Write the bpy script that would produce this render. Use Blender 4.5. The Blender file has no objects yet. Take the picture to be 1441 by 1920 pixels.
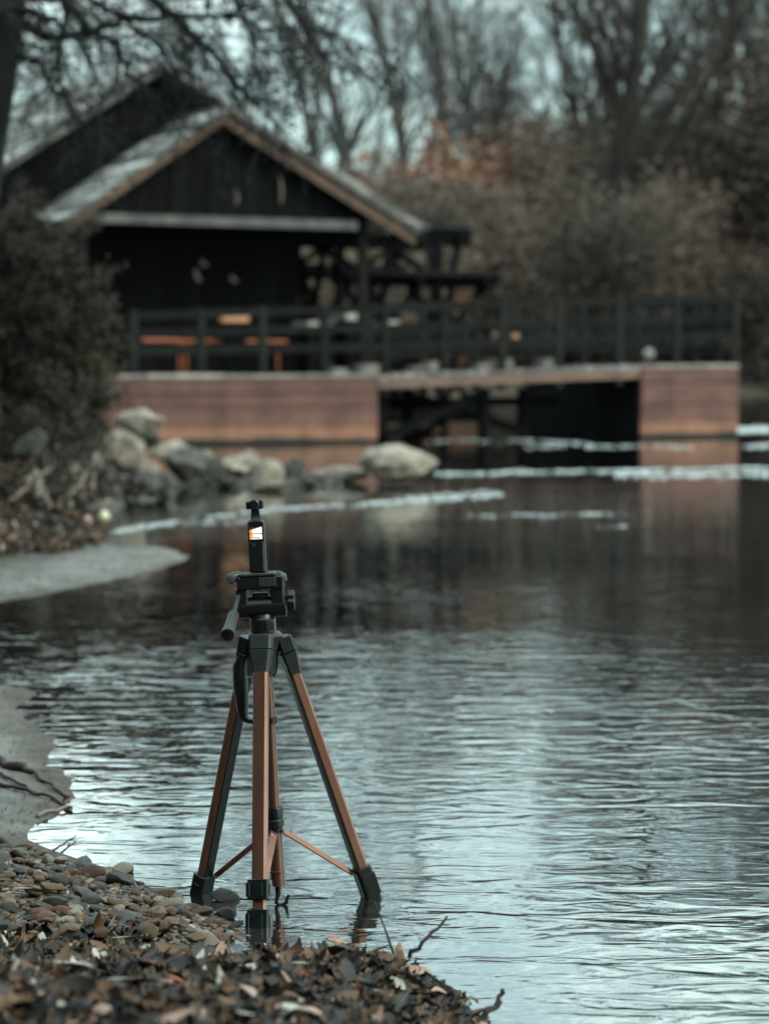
import bpy, math, random
import numpy as np
from mathutils import Vector, Matrix, noise as mnoise

R = math.radians
SC = bpy.context.scene
COL = SC.collection

# ------------------------------------------------------------------ camera
FPX = 4680.0            # focal length in photo pixels (1441 x 1920)
HC = 0.94               # camera height over the water
PITCH = math.atan(270.0 / FPX)
cd = bpy.data.cameras.new('camera')
cam = bpy.data.objects.new('camera', cd); COL.objects.link(cam)
cam.location = (0, 0, HC)
cam.rotation_euler = (R(90) - PITCH, 0, 0)
cd.sensor_fit = 'VERTICAL'; cd.sensor_height = 36.0; cd.sensor_width = 27.0
cd.lens = FPX / 1920 * 36.0
cd.clip_start = 0.05; cd.clip_end = 4000
cd.dof.use_dof = True; cd.dof.focus_distance = 4.30; cd.dof.aperture_fstop = 4.6
SC.camera = cam

# ------------------------------------------------------------------ world + sun
SUN_EL, SUN_AZ = 38.0, 122.0       # azimuth: degrees clockwise from +Y, so behind the camera to the right
w = bpy.data.worlds.new('World'); SC.world = w; w.use_nodes = True
nt = w.node_tree; nt.nodes.clear()
out = nt.nodes.new('ShaderNodeOutputWorld'); bg = nt.nodes.new('ShaderNodeBackground')
sky = nt.nodes.new('ShaderNodeTexSky'); sky.sky_type = 'NISHITA'; sky.sun_disc = False
sky.sun_elevation = R(SUN_EL); sky.sun_rotation = R(SUN_AZ); sky.air_density = 1.0; sky.dust_density = 2.5; sky.ozone_density = 1.5
tc = nt.nodes.new('ShaderNodeTexCoord'); mp = nt.nodes.new('ShaderNodeMapping'); mp.inputs['Scale'].default_value = (1, 1, 2.2)
nz = nt.nodes.new('ShaderNodeTexNoise'); nz.inputs['Scale'].default_value = 5.5; nz.inputs['Detail'].default_value = 7; nz.inputs['Roughness'].default_value = .55
cr = nt.nodes.new('ShaderNodeValToRGB'); cr.color_ramp.elements[0].position = .40; cr.color_ramp.elements[1].position = .68
cr.color_ramp.elements[0].color = (.35, .35, .35, 1); cr.color_ramp.elements[1].color = (1, 1, 1, 1)
tint = nt.nodes.new('ShaderNodeMix'); tint.data_type = 'RGBA'; tint.blend_type = 'MULTIPLY'; tint.inputs[0].default_value = 1
tint.inputs[7].default_value = (.68, .89, .79, 1)
mx = nt.nodes.new('ShaderNodeMix'); mx.data_type = 'RGBA'
mx.inputs[7].default_value = (7.7, 9.5, 9.15, 1)      # bright cloud
L = nt.links.new
L(tc.outputs['Generated'], mp.inputs['Vector']); L(mp.outputs[0], nz.inputs['Vector']); L(nz.outputs['Fac'], cr.inputs[0])
L(sky.outputs[0], tint.inputs[6]); L(cr.outputs[0], mx.inputs[0]); L(tint.outputs[2], mx.inputs[6])
sz_ = nt.nodes.new('ShaderNodeSeparateXYZ'); L(tc.outputs['Generated'], sz_.inputs[0])
ov = nt.nodes.new('ShaderNodeMapRange'); ov.inputs['From Min'].default_value = 0; ov.inputs['From Max'].default_value = 1; ov.inputs['To Min'].default_value = .9; ov.inputs['To Max'].default_value = 1.6   # standard overcast: lighter overhead
L(sz_.outputs['Z'], ov.inputs[0]); om = nt.nodes.new('ShaderNodeMix'); om.data_type = 'RGBA'; om.blend_type = 'MULTIPLY'; om.inputs[0].default_value = 1
L(mx.outputs[2], om.inputs[6]); L(ov.outputs[0], om.inputs[7]); L(om.outputs[2], bg.inputs[0]); L(bg.outputs[0], out.inputs[0])
bg.inputs[1].default_value = 0.15
sd = bpy.data.lights.new('sun', 'SUN'); sd.energy = 1.1; sd.angle = R(20); sd.color = (1.0, .88, .74)
sun = bpy.data.objects.new('sun', sd); COL.objects.link(sun)
_az, _el = R(SUN_AZ), R(SUN_EL)
_to = Vector((math.sin(_az) * math.cos(_el), math.cos(_az) * math.cos(_el), math.sin(_el)))
sun.rotation_euler = _to.to_track_quat('Z', 'Y').to_euler(); sun.location = (5, -10, 12)
vs = SC.view_settings
vs.view_transform = 'Standard'; vs.look = 'None'; vs.gamma = 1; vs.exposure = 0.40; vs.use_curve_mapping = False
SC.render.engine = 'CYCLES'
SC.cycles.use_denoising = True
SC.cycles.max_bounces = 8; SC.cycles.transparent_max_bounces = 12; SC.cycles.glossy_bounces = 3; SC.cycles.diffuse_bounces = 3
SC.cycles.caustics_reflective = False; SC.cycles.caustics_refractive = False

# ------------------------------------------------------------------ projection helpers (photo pixel -> place)
_fw = Vector((0, math.cos(PITCH), -math.sin(PITCH))); _up = Vector((0, math.sin(PITCH), math.cos(PITCH)))
def ray(px, py):
    return Vector((1, 0, 0)) * ((px - 720.5) / FPX) + _up * ((960 - py) / FPX) + _fw
def at(px, py, D):
    r = ray(px, py); return Vector((0, 0, HC)) + r * (D / r.y)
def gnd(px, py, z=0.0):
    r = ray(px, py); return Vector((0, 0, HC)) + r * ((z - HC) / r.z)

# ------------------------------------------------------------------ mesh helpers
class MB:
    def __init__(s): s.v = []; s.f = []
    def add(s, vs_, fs):
        o = len(s.v); s.v += [tuple(p) for p in vs_]; s.f += [tuple(i + o for i in f) for f in fs]
    def box8(s, c):        # c: 8 corners, bottom 4 ccw then top 4
        s.add(c, [(3, 2, 1, 0), (4, 5, 6, 7), (0, 1, 5, 4), (1, 2, 6, 5), (2, 3, 7, 6), (3, 0, 4, 7)])
    def obox(s, o, ex, ey, ez, x0, x1, y0, y1, z0, z1, ch=0.0):
        P = lambda x, y, z: o + ex * x + ey * y + ez * z
        if ch <= 0:
            s.box8([P(x0, y0, z0), P(x1, y0, z0), P(x1, y1, z0), P(x0, y1, z0), P(x0, y0, z1), P(x1, y0, z1), P(x1, y1, z1), P(x0, y1, z1)]); return
        c = ch
        def ring(z, i):
            return [P(x0 + c + i, y0 + i, z), P(x1 - c - i, y0 + i, z), P(x1 - i, y0 + c + i, z), P(x1 - i, y1 - c - i, z), P(x1 - c - i, y1 - i, z), P(x0 + c + i, y1 - i, z), P(x0 + i, y1 - c - i, z), P(x0 + i, y0 + c + i, z)]
        s.loft([ring(z0, c * .6), ring(z0 + c * .6, 0), ring(z1 - c * .6, 0), ring(z1, c * .6)])
    def loft(s, rings, cap=True):
        n = len(rings[0]); o = len(s.v)
        for r_ in rings: s.v += [tuple(p) for p in r_]
        for k in range(len(rings) - 1):
            a = o + k * n; b = a + n
            for i in range(n):
                j = (i + 1) % n; s.f.append((a + i, a + j, b + j, b + i))
        if cap:
            s.f.append(tuple(o + i for i in reversed(range(n)))); e = o + (len(rings) - 1) * n
            s.f.append(tuple(e + i for i in range(n)))
    def tube(s, path, rad, n=8, cap=True, squash=None, star=0.0):
        path = [Vector(p) for p in path]
        if not hasattr(rad, '__len__'): rad = [rad] * len(path)
        t = (path[1] - path[0]).normalized()
        ref = Vector((0, 0, 1)) if abs(t.z) < .9 else Vector((0, 1, 0))
        u = t.cross(ref).normalized(); rings = []
        for i, p in enumerate(path):
            if i == 0: tt = path[1] - path[0]
            elif i == len(path) - 1: tt = path[-1] - path[-2]
            else: tt = path[i + 1] - path[i - 1]
            tt.normalize(); u = (u - tt * u.dot(tt)).normalized(); v = tt.cross(u)
            rr = []
            for k in range(n):
                a = 2 * math.pi * k / n; q = rad[i] * (1 - (star if k % 2 else 0))
                rr.append(p + u * math.cos(a) * q * (squash or 1) + v * math.sin(a) * q)
            rings.append(rr)
        s.loft(rings, cap)
    def beam(s, a, b, wd, ht, up=Vector((0, 0, 1))):
        a, b = Vector(a), Vector(b); d = (b - a); ln = d.length; d.normalize()
        sx = d.cross(up).normalized(); uz = sx.cross(d)
        s.obox(a, d, sx, uz, 0, ln, -wd / 2, wd / 2, -ht / 2, ht / 2)

WORG = {}
def link(name, data, parent=None, origin=Vector((0, 0, 0))):
    o = bpy.data.objects.new(name, data); COL.objects.link(o)
    if parent is not None:
        o.parent = parent; o.location = origin - WORG[parent.name]
    else: o.location = origin
    WORG[o.name] = Vector(origin)
    return o
def tag(o, label=None, cat=None, group=None, kind=None):
    if label: o['label'] = label
    if cat: o['category'] = cat
    if group: o['group'] = group
    if kind: o['kind'] = kind
    return o
def empty(name, loc, label=None, cat=None, group=None):
    o = link(name, None, None, Vector(loc)); o.empty_display_size = .1
    return tag(o, label, cat, group)
def make(name, mb, mat, parent=None, smooth=False, origin=None):
    V = np.array(mb.v, dtype=np.float32)
    if origin is None:
        lo, hi = V.min(0), V.max(0); origin = Vector(((lo[0] + hi[0]) / 2, (lo[1] + hi[1]) / 2, lo[2]))
    V = V - np.array(origin, dtype=np.float32)
    me = bpy.data.meshes.new(name); me.from_pydata(V.tolist(), [], mb.f)
    me.materials.append(mat)
    if smooth: me.polygons.foreach_set('use_smooth', np.ones(len(me.polygons), dtype=bool))
    me.update()
    return link(name, me, parent, Vector(origin))
def smooth_by_angle(o, deg=35):
    me = o.data; me.polygons.foreach_set('use_smooth', np.ones(len(me.polygons), dtype=bool))
    try: me.set_sharp_from_angle(angle=R(deg))
    except Exception: pass
    return o
def copy_tree(o, name=None, parent=None):
    c = o.copy(); COL.objects.link(c); c.parent = parent
    for ch in o.children:
        copy_tree(ch, None, c)
    return c

# ------------------------------------------------------------------ materials
def newmat(name):
    m = bpy.data.materials.new(name); m.use_nodes = True
    return m, m.node_tree, m.node_tree.nodes['Principled BSDF']
def pm(name, c1, c2=None, scale=8.0, rough=.7, metal=0.0, detail=5, stretch=None, bump=0.0, bscale=None, pos=(.35, .65), obj_var=0.0, spec=.5, coords='Object'):
    m, t, b = newmat(name); N = t.nodes; K = t.links.new
    c2 = c2 or c1
    tc = N.new('ShaderNodeTexCoord'); mp = N.new('ShaderNodeMapping')
    if stretch: mp.inputs['Scale'].default_value = stretch
    nz = N.new('ShaderNodeTexNoise'); nz.inputs['Scale'].default_value = scale; nz.inputs['Detail'].default_value = detail; nz.inputs['Roughness'].default_value = .6
    cr = N.new('ShaderNodeValToRGB'); e = cr.color_ramp.elements
    e[0].position, e[1].position = pos; e[0].color = (*c1, 1); e[1].color = (*c2, 1)
    K(tc.outputs[coords], mp.inputs[0]); K(mp.outputs[0], nz.inputs['Vector']); K(nz.outputs['Fac'], cr.inputs[0])
    col = cr.outputs[0]
    if obj_var:
        oi = N.new('ShaderNodeObjectInfo'); hs = N.new('ShaderNodeHueSaturation'); mr = N.new('ShaderNodeMapRange')
        mr.inputs['To Min'].default_value = 1 - obj_var; mr.inputs['To Max'].default_value = 1 + obj_var
        K(oi.outputs['Random'], mr.inputs['Value']); K(mr.outputs[0], hs.inputs['Value']); K(col, hs.inputs['Color']); col = hs.outputs[0]
    K(col, b.inputs['Base Color'])
    b.inputs['Roughness'].default_value = rough; b.inputs['Metallic'].default_value = metal
    b.inputs['Specular IOR Level'].default_value = spec
    if bump:
        n2 = N.new('ShaderNodeTexNoise'); n2.inputs['Scale'].default_value = bscale or scale * 4; n2.inputs['Detail'].default_value = 4
        K(mp.outputs[0], n2.inputs['Vector'])
        bp = N.new('ShaderNodeBump'); bp.inputs['Strength'].default_value = 1; bp.inputs['Distance'].default_value = bump
        K(n2.outputs['Fac'], bp.inputs['Height']); K(bp.outputs[0], b.inputs['Normal'])
    return m

M = {}
M['black_plastic'] = pm('black_plastic', (.005, .008, .009), (.009, .013, .014), 60, .27, spec=.45, bump=.0002, bscale=900)
M['grey_plastic'] = pm('grey_plastic', (.022, .030, .032), (.035, .044, .046), 60, .40, bump=.0002, bscale=900)
M['copper'] = pm('copper_anodised', (.25, .122, .09), (.33, .168, .126), 30, .30, metal=.75, stretch=(1, 1, .15), bump=.00008, bscale=1500)
M['copper_dark'] = pm('bronze_anodised', (.15, .08, .066), (.20, .11, .088), 30, .34, metal=.8, stretch=(1, 1, .15))
M['steel'] = pm('steel', (.6, .6, .6), (.7, .7, .7), 40, .3, metal=1)
M['print'] = pm('print_brown', (.16, .075, .05), (.18, .085, .055), 50, .6)
M['hull'] = None
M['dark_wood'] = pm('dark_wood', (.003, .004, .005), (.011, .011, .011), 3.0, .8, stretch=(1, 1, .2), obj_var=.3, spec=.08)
M['rail_wood'] = pm('rail_wood', (.006, .007, .007), (.018, .019, .018), 4.0, .8, obj_var=.3, spec=.15)
M['post_wood'] = pm('post_wood', (.007, .008, .008), (.020, .021, .020), 4.0, .8, obj_var=.3, spec=.2)
M['roof_board'] = pm('roof_board', (.05, .052, .052), (.36, .35, .33), 2.6, .8, stretch=(1, 1, 1), obj_var=.75, pos=(.3, .72))
M['verge'] = pm('verge_wood', (.065, .042, .03), (.135, .085, .058), 5, .8)
M['verge_grey'] = pm('verge_grey_wood', (.09, .09, .086), (.18, .176, .165), 5, .8)
M['beam'] = pm('beam_wood', (.06, .063, .06), (.16, .16, .15), 3, .8)
M['orange'] = pm('orange_metal', (.33, .095, .04), (.44, .13, .055), 6, .5)
M['amber'] = pm('amber_box', (.58, .29, .15), (.66, .34, .18), 6, .5)
M['pale'] = pm('pale_paint', (.45, .42, .39), (.6, .56, .52), 9, .6)
M['rock'] = pm('rock', (.16, .14, .115), (.62, .54, .45), 3.4, .85, bump=.05, bscale=14, obj_var=.22, detail=8)
M['rock_dark'] = pm('rock_dark', (.035, .036, .034), (.16, .15, .13), 4, .85, bump=.03, bscale=14, obj_var=.3, detail=8)
M['bark'] = pm('bark', (.018, .017, .016), (.045, .041, .037), 4, .9, spec=.1, stretch=(1, 1, .3))
M['bark_grey'] = pm('bark_grey', (.05, .05, .049), (.105, .102, .097), 3, .9, spec=.1, stretch=(1, 1, .3))
M['twig_grey'] = pm('twig_grey', (.09, .088, .086), (.17, .162, .154), .5, .9)
M['twig_brown'] = pm('twig_brown', (.035, .031, .028), (.075, .064, .055), .5, .9, spec=.1)
M['twig_tan'] = pm('twig_tan', (.165, .128, .10), (.285, .218, .17), .35, .9, obj_var=.25)
M['twig_umber'] = pm('twig_umber', (.07, .056, .047), (.15, .114, .09), .35, .9, obj_var=.25)
M['russet'] = pm('russet_leaf', (.30, .155, .10), (.46, .25, .165), .8, .8)
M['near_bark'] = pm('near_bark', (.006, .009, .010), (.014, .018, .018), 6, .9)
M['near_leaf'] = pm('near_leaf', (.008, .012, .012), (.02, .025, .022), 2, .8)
M['bush_leaf'] = pm('bush_leaf', (.010, .010, .007), (.058, .045, .026), 2.6, .7, detail=6)
M['bush_stem'] = pm('bush_stem', (.05, .042, .034), (.12, .10, .08), 6, .9)
M['driftwood'] = pm('driftwood', (.13, .11, .09), (.27, .225, .18), 9, .85)
M['dark_stick'] = pm('dark_stick', (.018, .016, .014), (.05, .042, .035), 20, .75, bump=.002, bscale=90)
M['foam'] = pm('foam', (.36, .41, .41), (.56, .60, .60), 6, .6)

def hull_mat():
    m, t, b = newmat('hull_paint'); N = t.nodes; K = t.links.new
    tc = N.new('ShaderNodeNewGeometry'); sx = N.new('ShaderNodeSeparateXYZ'); K(tc.outputs['Position'], sx.inputs[0])
    mp = N.new('ShaderNodeMapping'); mp.inputs['Scale'].default_value = (1.2, 1.2, 2.6); K(tc.outputs['Position'], mp.inputs[0])
    nz = N.new('ShaderNodeTexNoise'); nz.inputs['Scale'].default_value = 1.6; nz.inputs['Detail'].default_value = 7; K(mp.outputs[0], nz.inputs['Vector'])
    n2 = N.new('ShaderNodeTexNoise'); n2.inputs['Scale'].default_value = 1.1; n2.inputs['Detail'].default_value = 5; K(tc.outputs['Position'], n2.inputs['Vector'])
    cr = N.new('ShaderNodeValToRGB'); e = cr.color_ramp.elements
    e[0].position, e[1].position = .3, .7; e[0].color = (.095, .046, .039, 1); e[1].color = (.18, .086, .070, 1); K(nz.outputs['Fac'], cr.inputs[0])
    # worn paint band along the waterline
    ad = N.new('ShaderNodeMath'); ad.operation = 'MULTIPLY_ADD'; K(n2.outputs['Fac'], ad.inputs[0]); ad.inputs[1].default_value = .16; K(sx.outputs['Z'], ad.inputs[2])
    ms = N.new('ShaderNodeValToRGB'); q = ms.color_ramp.elements
    q[0].position = .10; q[0].color = (0, 0, 0, 1); q[1].position = .42; q[1].color = (0, 0, 0, 1)
    a = q.new(.19); a.color = (1, 1, 1, 1); a = q.new(.25); a.color = (.75, .75, .75, 1)
    K(ad.outputs[0], ms.inputs[0])
    mx = N.new('ShaderNodeMix'); mx.data_type = 'RGBA'; K(ms.outputs[0], mx.inputs[0]); K(cr.outputs[0], mx.inputs[6]); mx.inputs[7].default_value = (.30, .145, .09, 1)
    # black tar below
    ms2 = N.new('ShaderNodeMapRange'); ms2.inputs['From Min'].default_value = .125; ms2.inputs['From Max'].default_value = .155; K(ad.outputs[0], ms2.inputs[0])
    m2 = N.new('ShaderNodeMix'); m2.data_type = 'RGBA'; K(ms2.outputs[0], m2.inputs[0]); m2.inputs[6].default_value = (.02, .02, .018, 1); K(mx.outputs[2], m2.inputs[7])
    K(m2.outputs[2], b.inputs['Base Color']); b.inputs['Roughness'].default_value = .75
    n3 = N.new('ShaderNodeTexNoise'); n3.inputs['Scale'].default_value = 7; n3.inputs['Detail'].default_value = 8; n3.inputs['Roughness'].default_value = .7; K(mp.outputs[0], n3.inputs['Vector'])
    oi = N.new('ShaderNodeObjectInfo'); mv = N.new('ShaderNodeMath'); mv.operation = 'MULTIPLY_ADD'; mv.inputs[1].default_value = 1.1; mv.inputs[2].default_value = .36; K(n3.outputs['Fac'], mv.inputs[0])
    mo = N.new('ShaderNodeMath'); mo.operation = 'MULTIPLY_ADD'; mo.inputs[1].default_value = .25; K(oi.outputs['Random'], mo.inputs[0]); K(mv.outputs[0], mo.inputs[2])
    mp4 = N.new('ShaderNodeMapping'); mp4.inputs['Scale'].default_value = (2.6, 2.6, .8); K(tc.outputs['Position'], mp4.inputs[0])
    n4 = N.new('ShaderNodeTexNoise'); n4.inputs['Scale'].default_value = 1.3; n4.inputs['Detail'].default_value = 6; n4.inputs['Roughness'].default_value = .65; K(mp4.outputs[0], n4.inputs['Vector'])
    st4 = N.new('ShaderNodeMapRange'); st4.inputs['From Min'].default_value = .36; st4.inputs['From Max'].default_value = .58; st4.inputs['To Min'].default_value = .72; st4.inputs['To Max'].default_value = 1.06; K(n4.outputs['Fac'], st4.inputs[0])
    mo2 = N.new('ShaderNodeMath'); mo2.operation = 'MULTIPLY'; K(mo.outputs[0], mo2.inputs[0]); K(st4.outputs[0], mo2.inputs[1]); mo = mo2
    hs = N.new('ShaderNodeHueSaturation'); K(m2.outputs[2], hs.inputs['Color']); K(mo.outputs[0], hs.inputs['Value']); K(hs.outputs[0], b.inputs['Base Color'])
    return m
M['hull'] = hull_mat()

def pebble_mat(name, a, b_):
    return pm(name, a, b_, 26, .30, bump=.0015, bscale=120, obj_var=.28, detail=6, pos=(.3, .7))
PEB = [('tan', pebble_mat('pebble_tan', (.10, .064, .036), (.23, .152, .09))),
       ('grey', pebble_mat('pebble_grey', (.045, .045, .042), (.125, .118, .108))),
       ('rust-brown', pebble_mat('pebble_rust', (.08, .038, .02), (.185, .088, .044))),
       ('dark slate', pebble_mat('pebble_dark', (.02, .021, .021), (.065, .06, .055))),
       ('pale', pebble_mat('pebble_pale', (.22, .195, .155), (.38, .34, .28)))]
LEAF = [('brown', pm('leaf_brown', (.05, .026, .013), (.18, .098, .050), 40, .7, obj_var=.3)),
        ('dark', pm('leaf_dark', (.009, .008, .008), (.035, .03, .026), 40, .6, obj_var=.3)),
        ('pale grey', pm('leaf_pale', (.25, .24, .215), (.50, .47, .42), 40, .7, obj_var=.2)),
        ('pinkish tan', pm('leaf_pink', (.30, .19, .15), (.46, .32, .26), 40, .7, obj_var=.2)),
        ('orange', pm('leaf_orange', (.40, .13, .045), (.55, .2, .08), 40, .7, obj_var=.2))]

def water_mat():
    m = bpy.data.materials.new('river_water'); m.use_nodes = True; t = m.node_tree; N = t.nodes; K = t.links.new; N.clear()
    o = N.new('ShaderNodeOutputMaterial')
    g = N.new('ShaderNodeNewGeometry')
    def noise(scale, sc=(1, 1, 1), det=2, rough=.5, dist=0.0, rot=0):
        mp = N.new('ShaderNodeMapping'); mp.inputs['Scale'].default_value = sc; mp.inputs['Rotation'].default_value = (0, 0, rot); K(g.outputs['Position'], mp.inputs[0])
        n = N.new('ShaderNodeTexNoise'); n.inputs['Scale'].default_value = scale; n.inputs['Detail'].default_value = det; n.inputs['Roughness'].default_value = rough; n.inputs['Distortion'].default_value = dist
        K(mp.outputs[0], n.inputs['Vector']); return n.outputs['Fac']
    def math_(op, a, b=None, c=None):
        n = N.new('ShaderNodeMath'); n.operation = op
        for i, x in enumerate((a, b, c)):
            if x is None: continue
            if hasattr(x, 'links'): K(x, n.inputs[i])
            else: n.inputs[i].default_value = x
        return n.outputs[0]
    big = noise(1.5, (.55, 1, 1), 2, .5, .4, .12)
    mid = noise(13.0, (.5, 1, 1), 2, .5, .7, -.06)
    fine = noise(30., (.7, 1, 1), 2, .5, .3, .2)
    gust = noise(.45, (.7, 1, 1), 2)
    gm = N.new('ShaderNodeMapRange'); gm.inputs['From Min'].default_value = .35; gm.inputs['From Max'].default_value = .65; gm.inputs['To Min'].default_value = .35; gm.inputs['To Max'].default_value = 1.15; K(gust, gm.inputs[0])
    h = math_('ADD', math_('MULTIPLY', big, .008), math_('MULTIPLY', mid, .0098))
    h = math_('ADD', h, math_('MULTIPLY', fine, .0009))
    h = math_('MULTIPLY', h, gm.outputs[0])
    sp = N.new('ShaderNodeSeparateXYZ'); K(g.outputs['Position'], sp.inputs[0])
    y20 = math_('MULTIPLY', sp.outputs['Y'], .05); cm = N.new('ShaderNodeValToRGB'); K(y20, cm.inputs[0]); el = cm.color_ramp.elements   # riffle at the spit, calm water, ruffled water, calm pool
    el[0].position = .17; el[0].color = (.6, .6, .6, 1); el[1].position = .62; el[1].color = (.33, .33, .33, 1)
    for ps, v in ((.205, .95), (.235, .42), (.275, .72), (.36, 1.0), (.44, .62), (.52, .42)): e_ = el.new(ps); e_.color = (v, v, v, 1)
    h = math_('MULTIPLY', math_('MULTIPLY', h, cm.outputs[0]), .62)
    bp = N.new('ShaderNodeBump'); bp.inputs['Strength'].default_value = 1; bp.inputs['Distance'].default_value = 1.0; K(h, bp.inputs['Height'])
    fr = N.new('ShaderNodeFresnel'); fr.inputs['IOR'].default_value = 1.5; K(bp.outputs[0], fr.inputs['Normal'])
    fr2 = N.new('ShaderNodeMath'); fr2.operation = 'MULTIPLY'; fr2.use_clamp = True; fr2.inputs[1].default_value = 2.0; K(fr.outputs[0], fr2.inputs[0])
    gl = N.new('ShaderNodeBsdfGlossy'); gl.inputs['Roughness'].default_value = .005; gl.inputs['Color'].default_value = (.95, .98, .98, 1); K(bp.outputs[0], gl.inputs['Normal'])
    tr = N.new('ShaderNodeBsdfTransparent'); tr.inputs['Color'].default_value = (.42, .40, .33, 1)
    df = N.new('ShaderNodeBsdfDiffuse'); df.inputs['Color'].default_value = (.038, .040, .034, 1)
    a = N.new('ShaderNodeMixShader'); a.inputs[0].default_value = .45; K(tr.outputs[0], a.inputs[1]); K(df.outputs[0], a.inputs[2])
    b = N.new('ShaderNodeMixShader'); K(fr2.outputs[0], b.inputs[0]); K(a.outputs[0], b.inputs[1]); K(gl.outputs[0], b.inputs[2])
    K(b.outputs[0], o.inputs['Surface'])
    return m
M['water'] = water_mat()

def ground_mat():
    m, t, b = newmat('bank_soil'); N = t.nodes; K = t.links.new
    at_ = N.new('ShaderNodeAttribute'); at_.attribute_name = 'sand'
    g = N.new('ShaderNodeNewGeometry')
    def ramp(scale, c1, c2, det=6, p=(.3, .7)):
        n = N.new('ShaderNodeTexNoise'); n.inputs['Scale'].default_value = scale; n.inputs['Detail'].default_value = det; n.inputs['Roughness'].default_value = .65
        K(g.outputs['Position'], n.inputs['Vector']); r = N.new('ShaderNodeValToRGB'); r.color_ramp.elements[0].position, r.color_ramp.elements[1].position = p
        r.color_ramp.elements[0].color = (*c1, 1); r.color_ramp.elements[1].color = (*c2, 1); K(n.outputs['Fac'], r.inputs[0]); return r.outputs[0], n.outputs['Fac']
    s, sf = ramp(4.5, (.085, .085, .078), (.215, .21, .195), 9, (.3, .62))
    d, df = ramp(16, (.022, .019, .016), (.095, .075, .058))
    mx = N.new('ShaderNodeMix'); mx.data_type = 'RGBA'; K(at_.outputs['Fac'], mx.inputs[0]); K(d, mx.inputs[6]); K(s, mx.inputs[7])
    K(mx.outputs[2], b.inputs['Base Color']); b.inputs['Roughness'].default_value = .75
    n2 = N.new('ShaderNodeTexNoise'); n2.inputs['Scale'].default_value = 55; n2.inputs['Detail'].default_value = 5; K(g.outputs['Position'], n2.inputs['Vector'])
    bp = N.new('ShaderNodeBump'); bp.inputs['Distance'].default_value = .010; K(n2.outputs['Fac'], bp.inputs['Height']); K(bp.outputs[0], b.inputs['Normal'])
    return m
M['ground'] = ground_mat()
M['far_ground'] = pm('far_ground', (.055, .045, .036), (.13, .105, .08), .6, .9, coords='Object')
M['bed'] = pm('river_bed', (.03, .028, .022), (.07, .06, .045), 6, .9)

# ------------------------------------------------------------------ ground, river, far bank
SHORE_PX = [(432, 1745), (400, 1722), (350, 1700), (300, 1672), (235, 1640),
            (160, 1615), (90, 1592), (50, 1572), (75, 1545), (118, 1515), (100, 1475), (88, 1430), (98, 1395), (70, 1360), (48, 1325), (42, 1300), (5, 1288), (-180, 1280), (-420, 1260)]
SHORE_PX2 = [(-420, 1180), (-150, 1150), (0, 1128), (110, 1108), (225, 1088), (300, 1070), (355, 1046), (345, 1034), (265, 1022), (205, 1010), (185, 990), (205, 968), (235, 945), (235, 925), (290, 912), (330, 905)]
shore = [(2.2, -12), (1.2, -3), (.6, 1.0), (.30, 1.9), (.19, 2.4), (.165, 2.8), (.165, 3.1), (.165, 3.35), (.145, 3.52), (.115, 3.64), (.06, 3.76), (-.02, 3.82), (-.12, 3.79), (-.2, 3.78), (-.25, 3.9)] + [tuple(gnd(*p)[:2]) for p in SHORE_PX] + \
        [tuple(gnd(*p)[:2]) for p in SHORE_PX2] + [(-2.2, 23), (-3.2, 26), (-5.0, 30), (-7.5, 40), (-11, 60), (-18, 90)]
land = np.array(shore + [(-300, 95), (-300, -12)])
def sdf(X, Y):
    d = np.full(X.shape, 1e9); inside = np.zeros(X.shape, bool); n = len(land)
    for i in range(n):
        ax_, ay_ = land[i]; bx, by = land[(i + 1) % n]
        ex, ey = bx - ax_, by - ay_; t = np.clip(((X - ax_) * ex + (Y - ay_) * ey) / (ex * ex + ey * ey + 1e-12), 0, 1)
        d = np.minimum(d, np.hypot(X - ax_ - t * ex, Y - ay_ - t * ey))
        c = ((ay_ > Y) != (by > Y)) & (X < (bx - ax_) * (Y - ay_) / (by - ay_ + 1e-12) + ax_); inside ^= c
    return np.where(inside, d, -d)
_yk = [0, 2.6, 3.3, 3.8, 4.3, 5, 7.5, 10, 13, 14, 15, 20, 30, 100]
def vnoise(X, Y, f, seed=0):
    rs = np.random.RandomState(seed); tab = rs.rand(256, 256)
    x = X * f + 1000; y = Y * f + 1000; xi = np.floor(x).astype(int); yi = np.floor(y).astype(int); u = x - xi; v = y - yi
    u = u * u * (3 - 2 * u); v = v * v * (3 - 2 * v); g = lambda a, b: tab[a % 256, b % 256]
    return (g(xi, yi) * (1 - u) + g(xi + 1, yi) * u) * (1 - v) + (g(xi, yi + 1) * (1 - u) + g(xi + 1, yi + 1) * u) * v - .5
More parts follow.
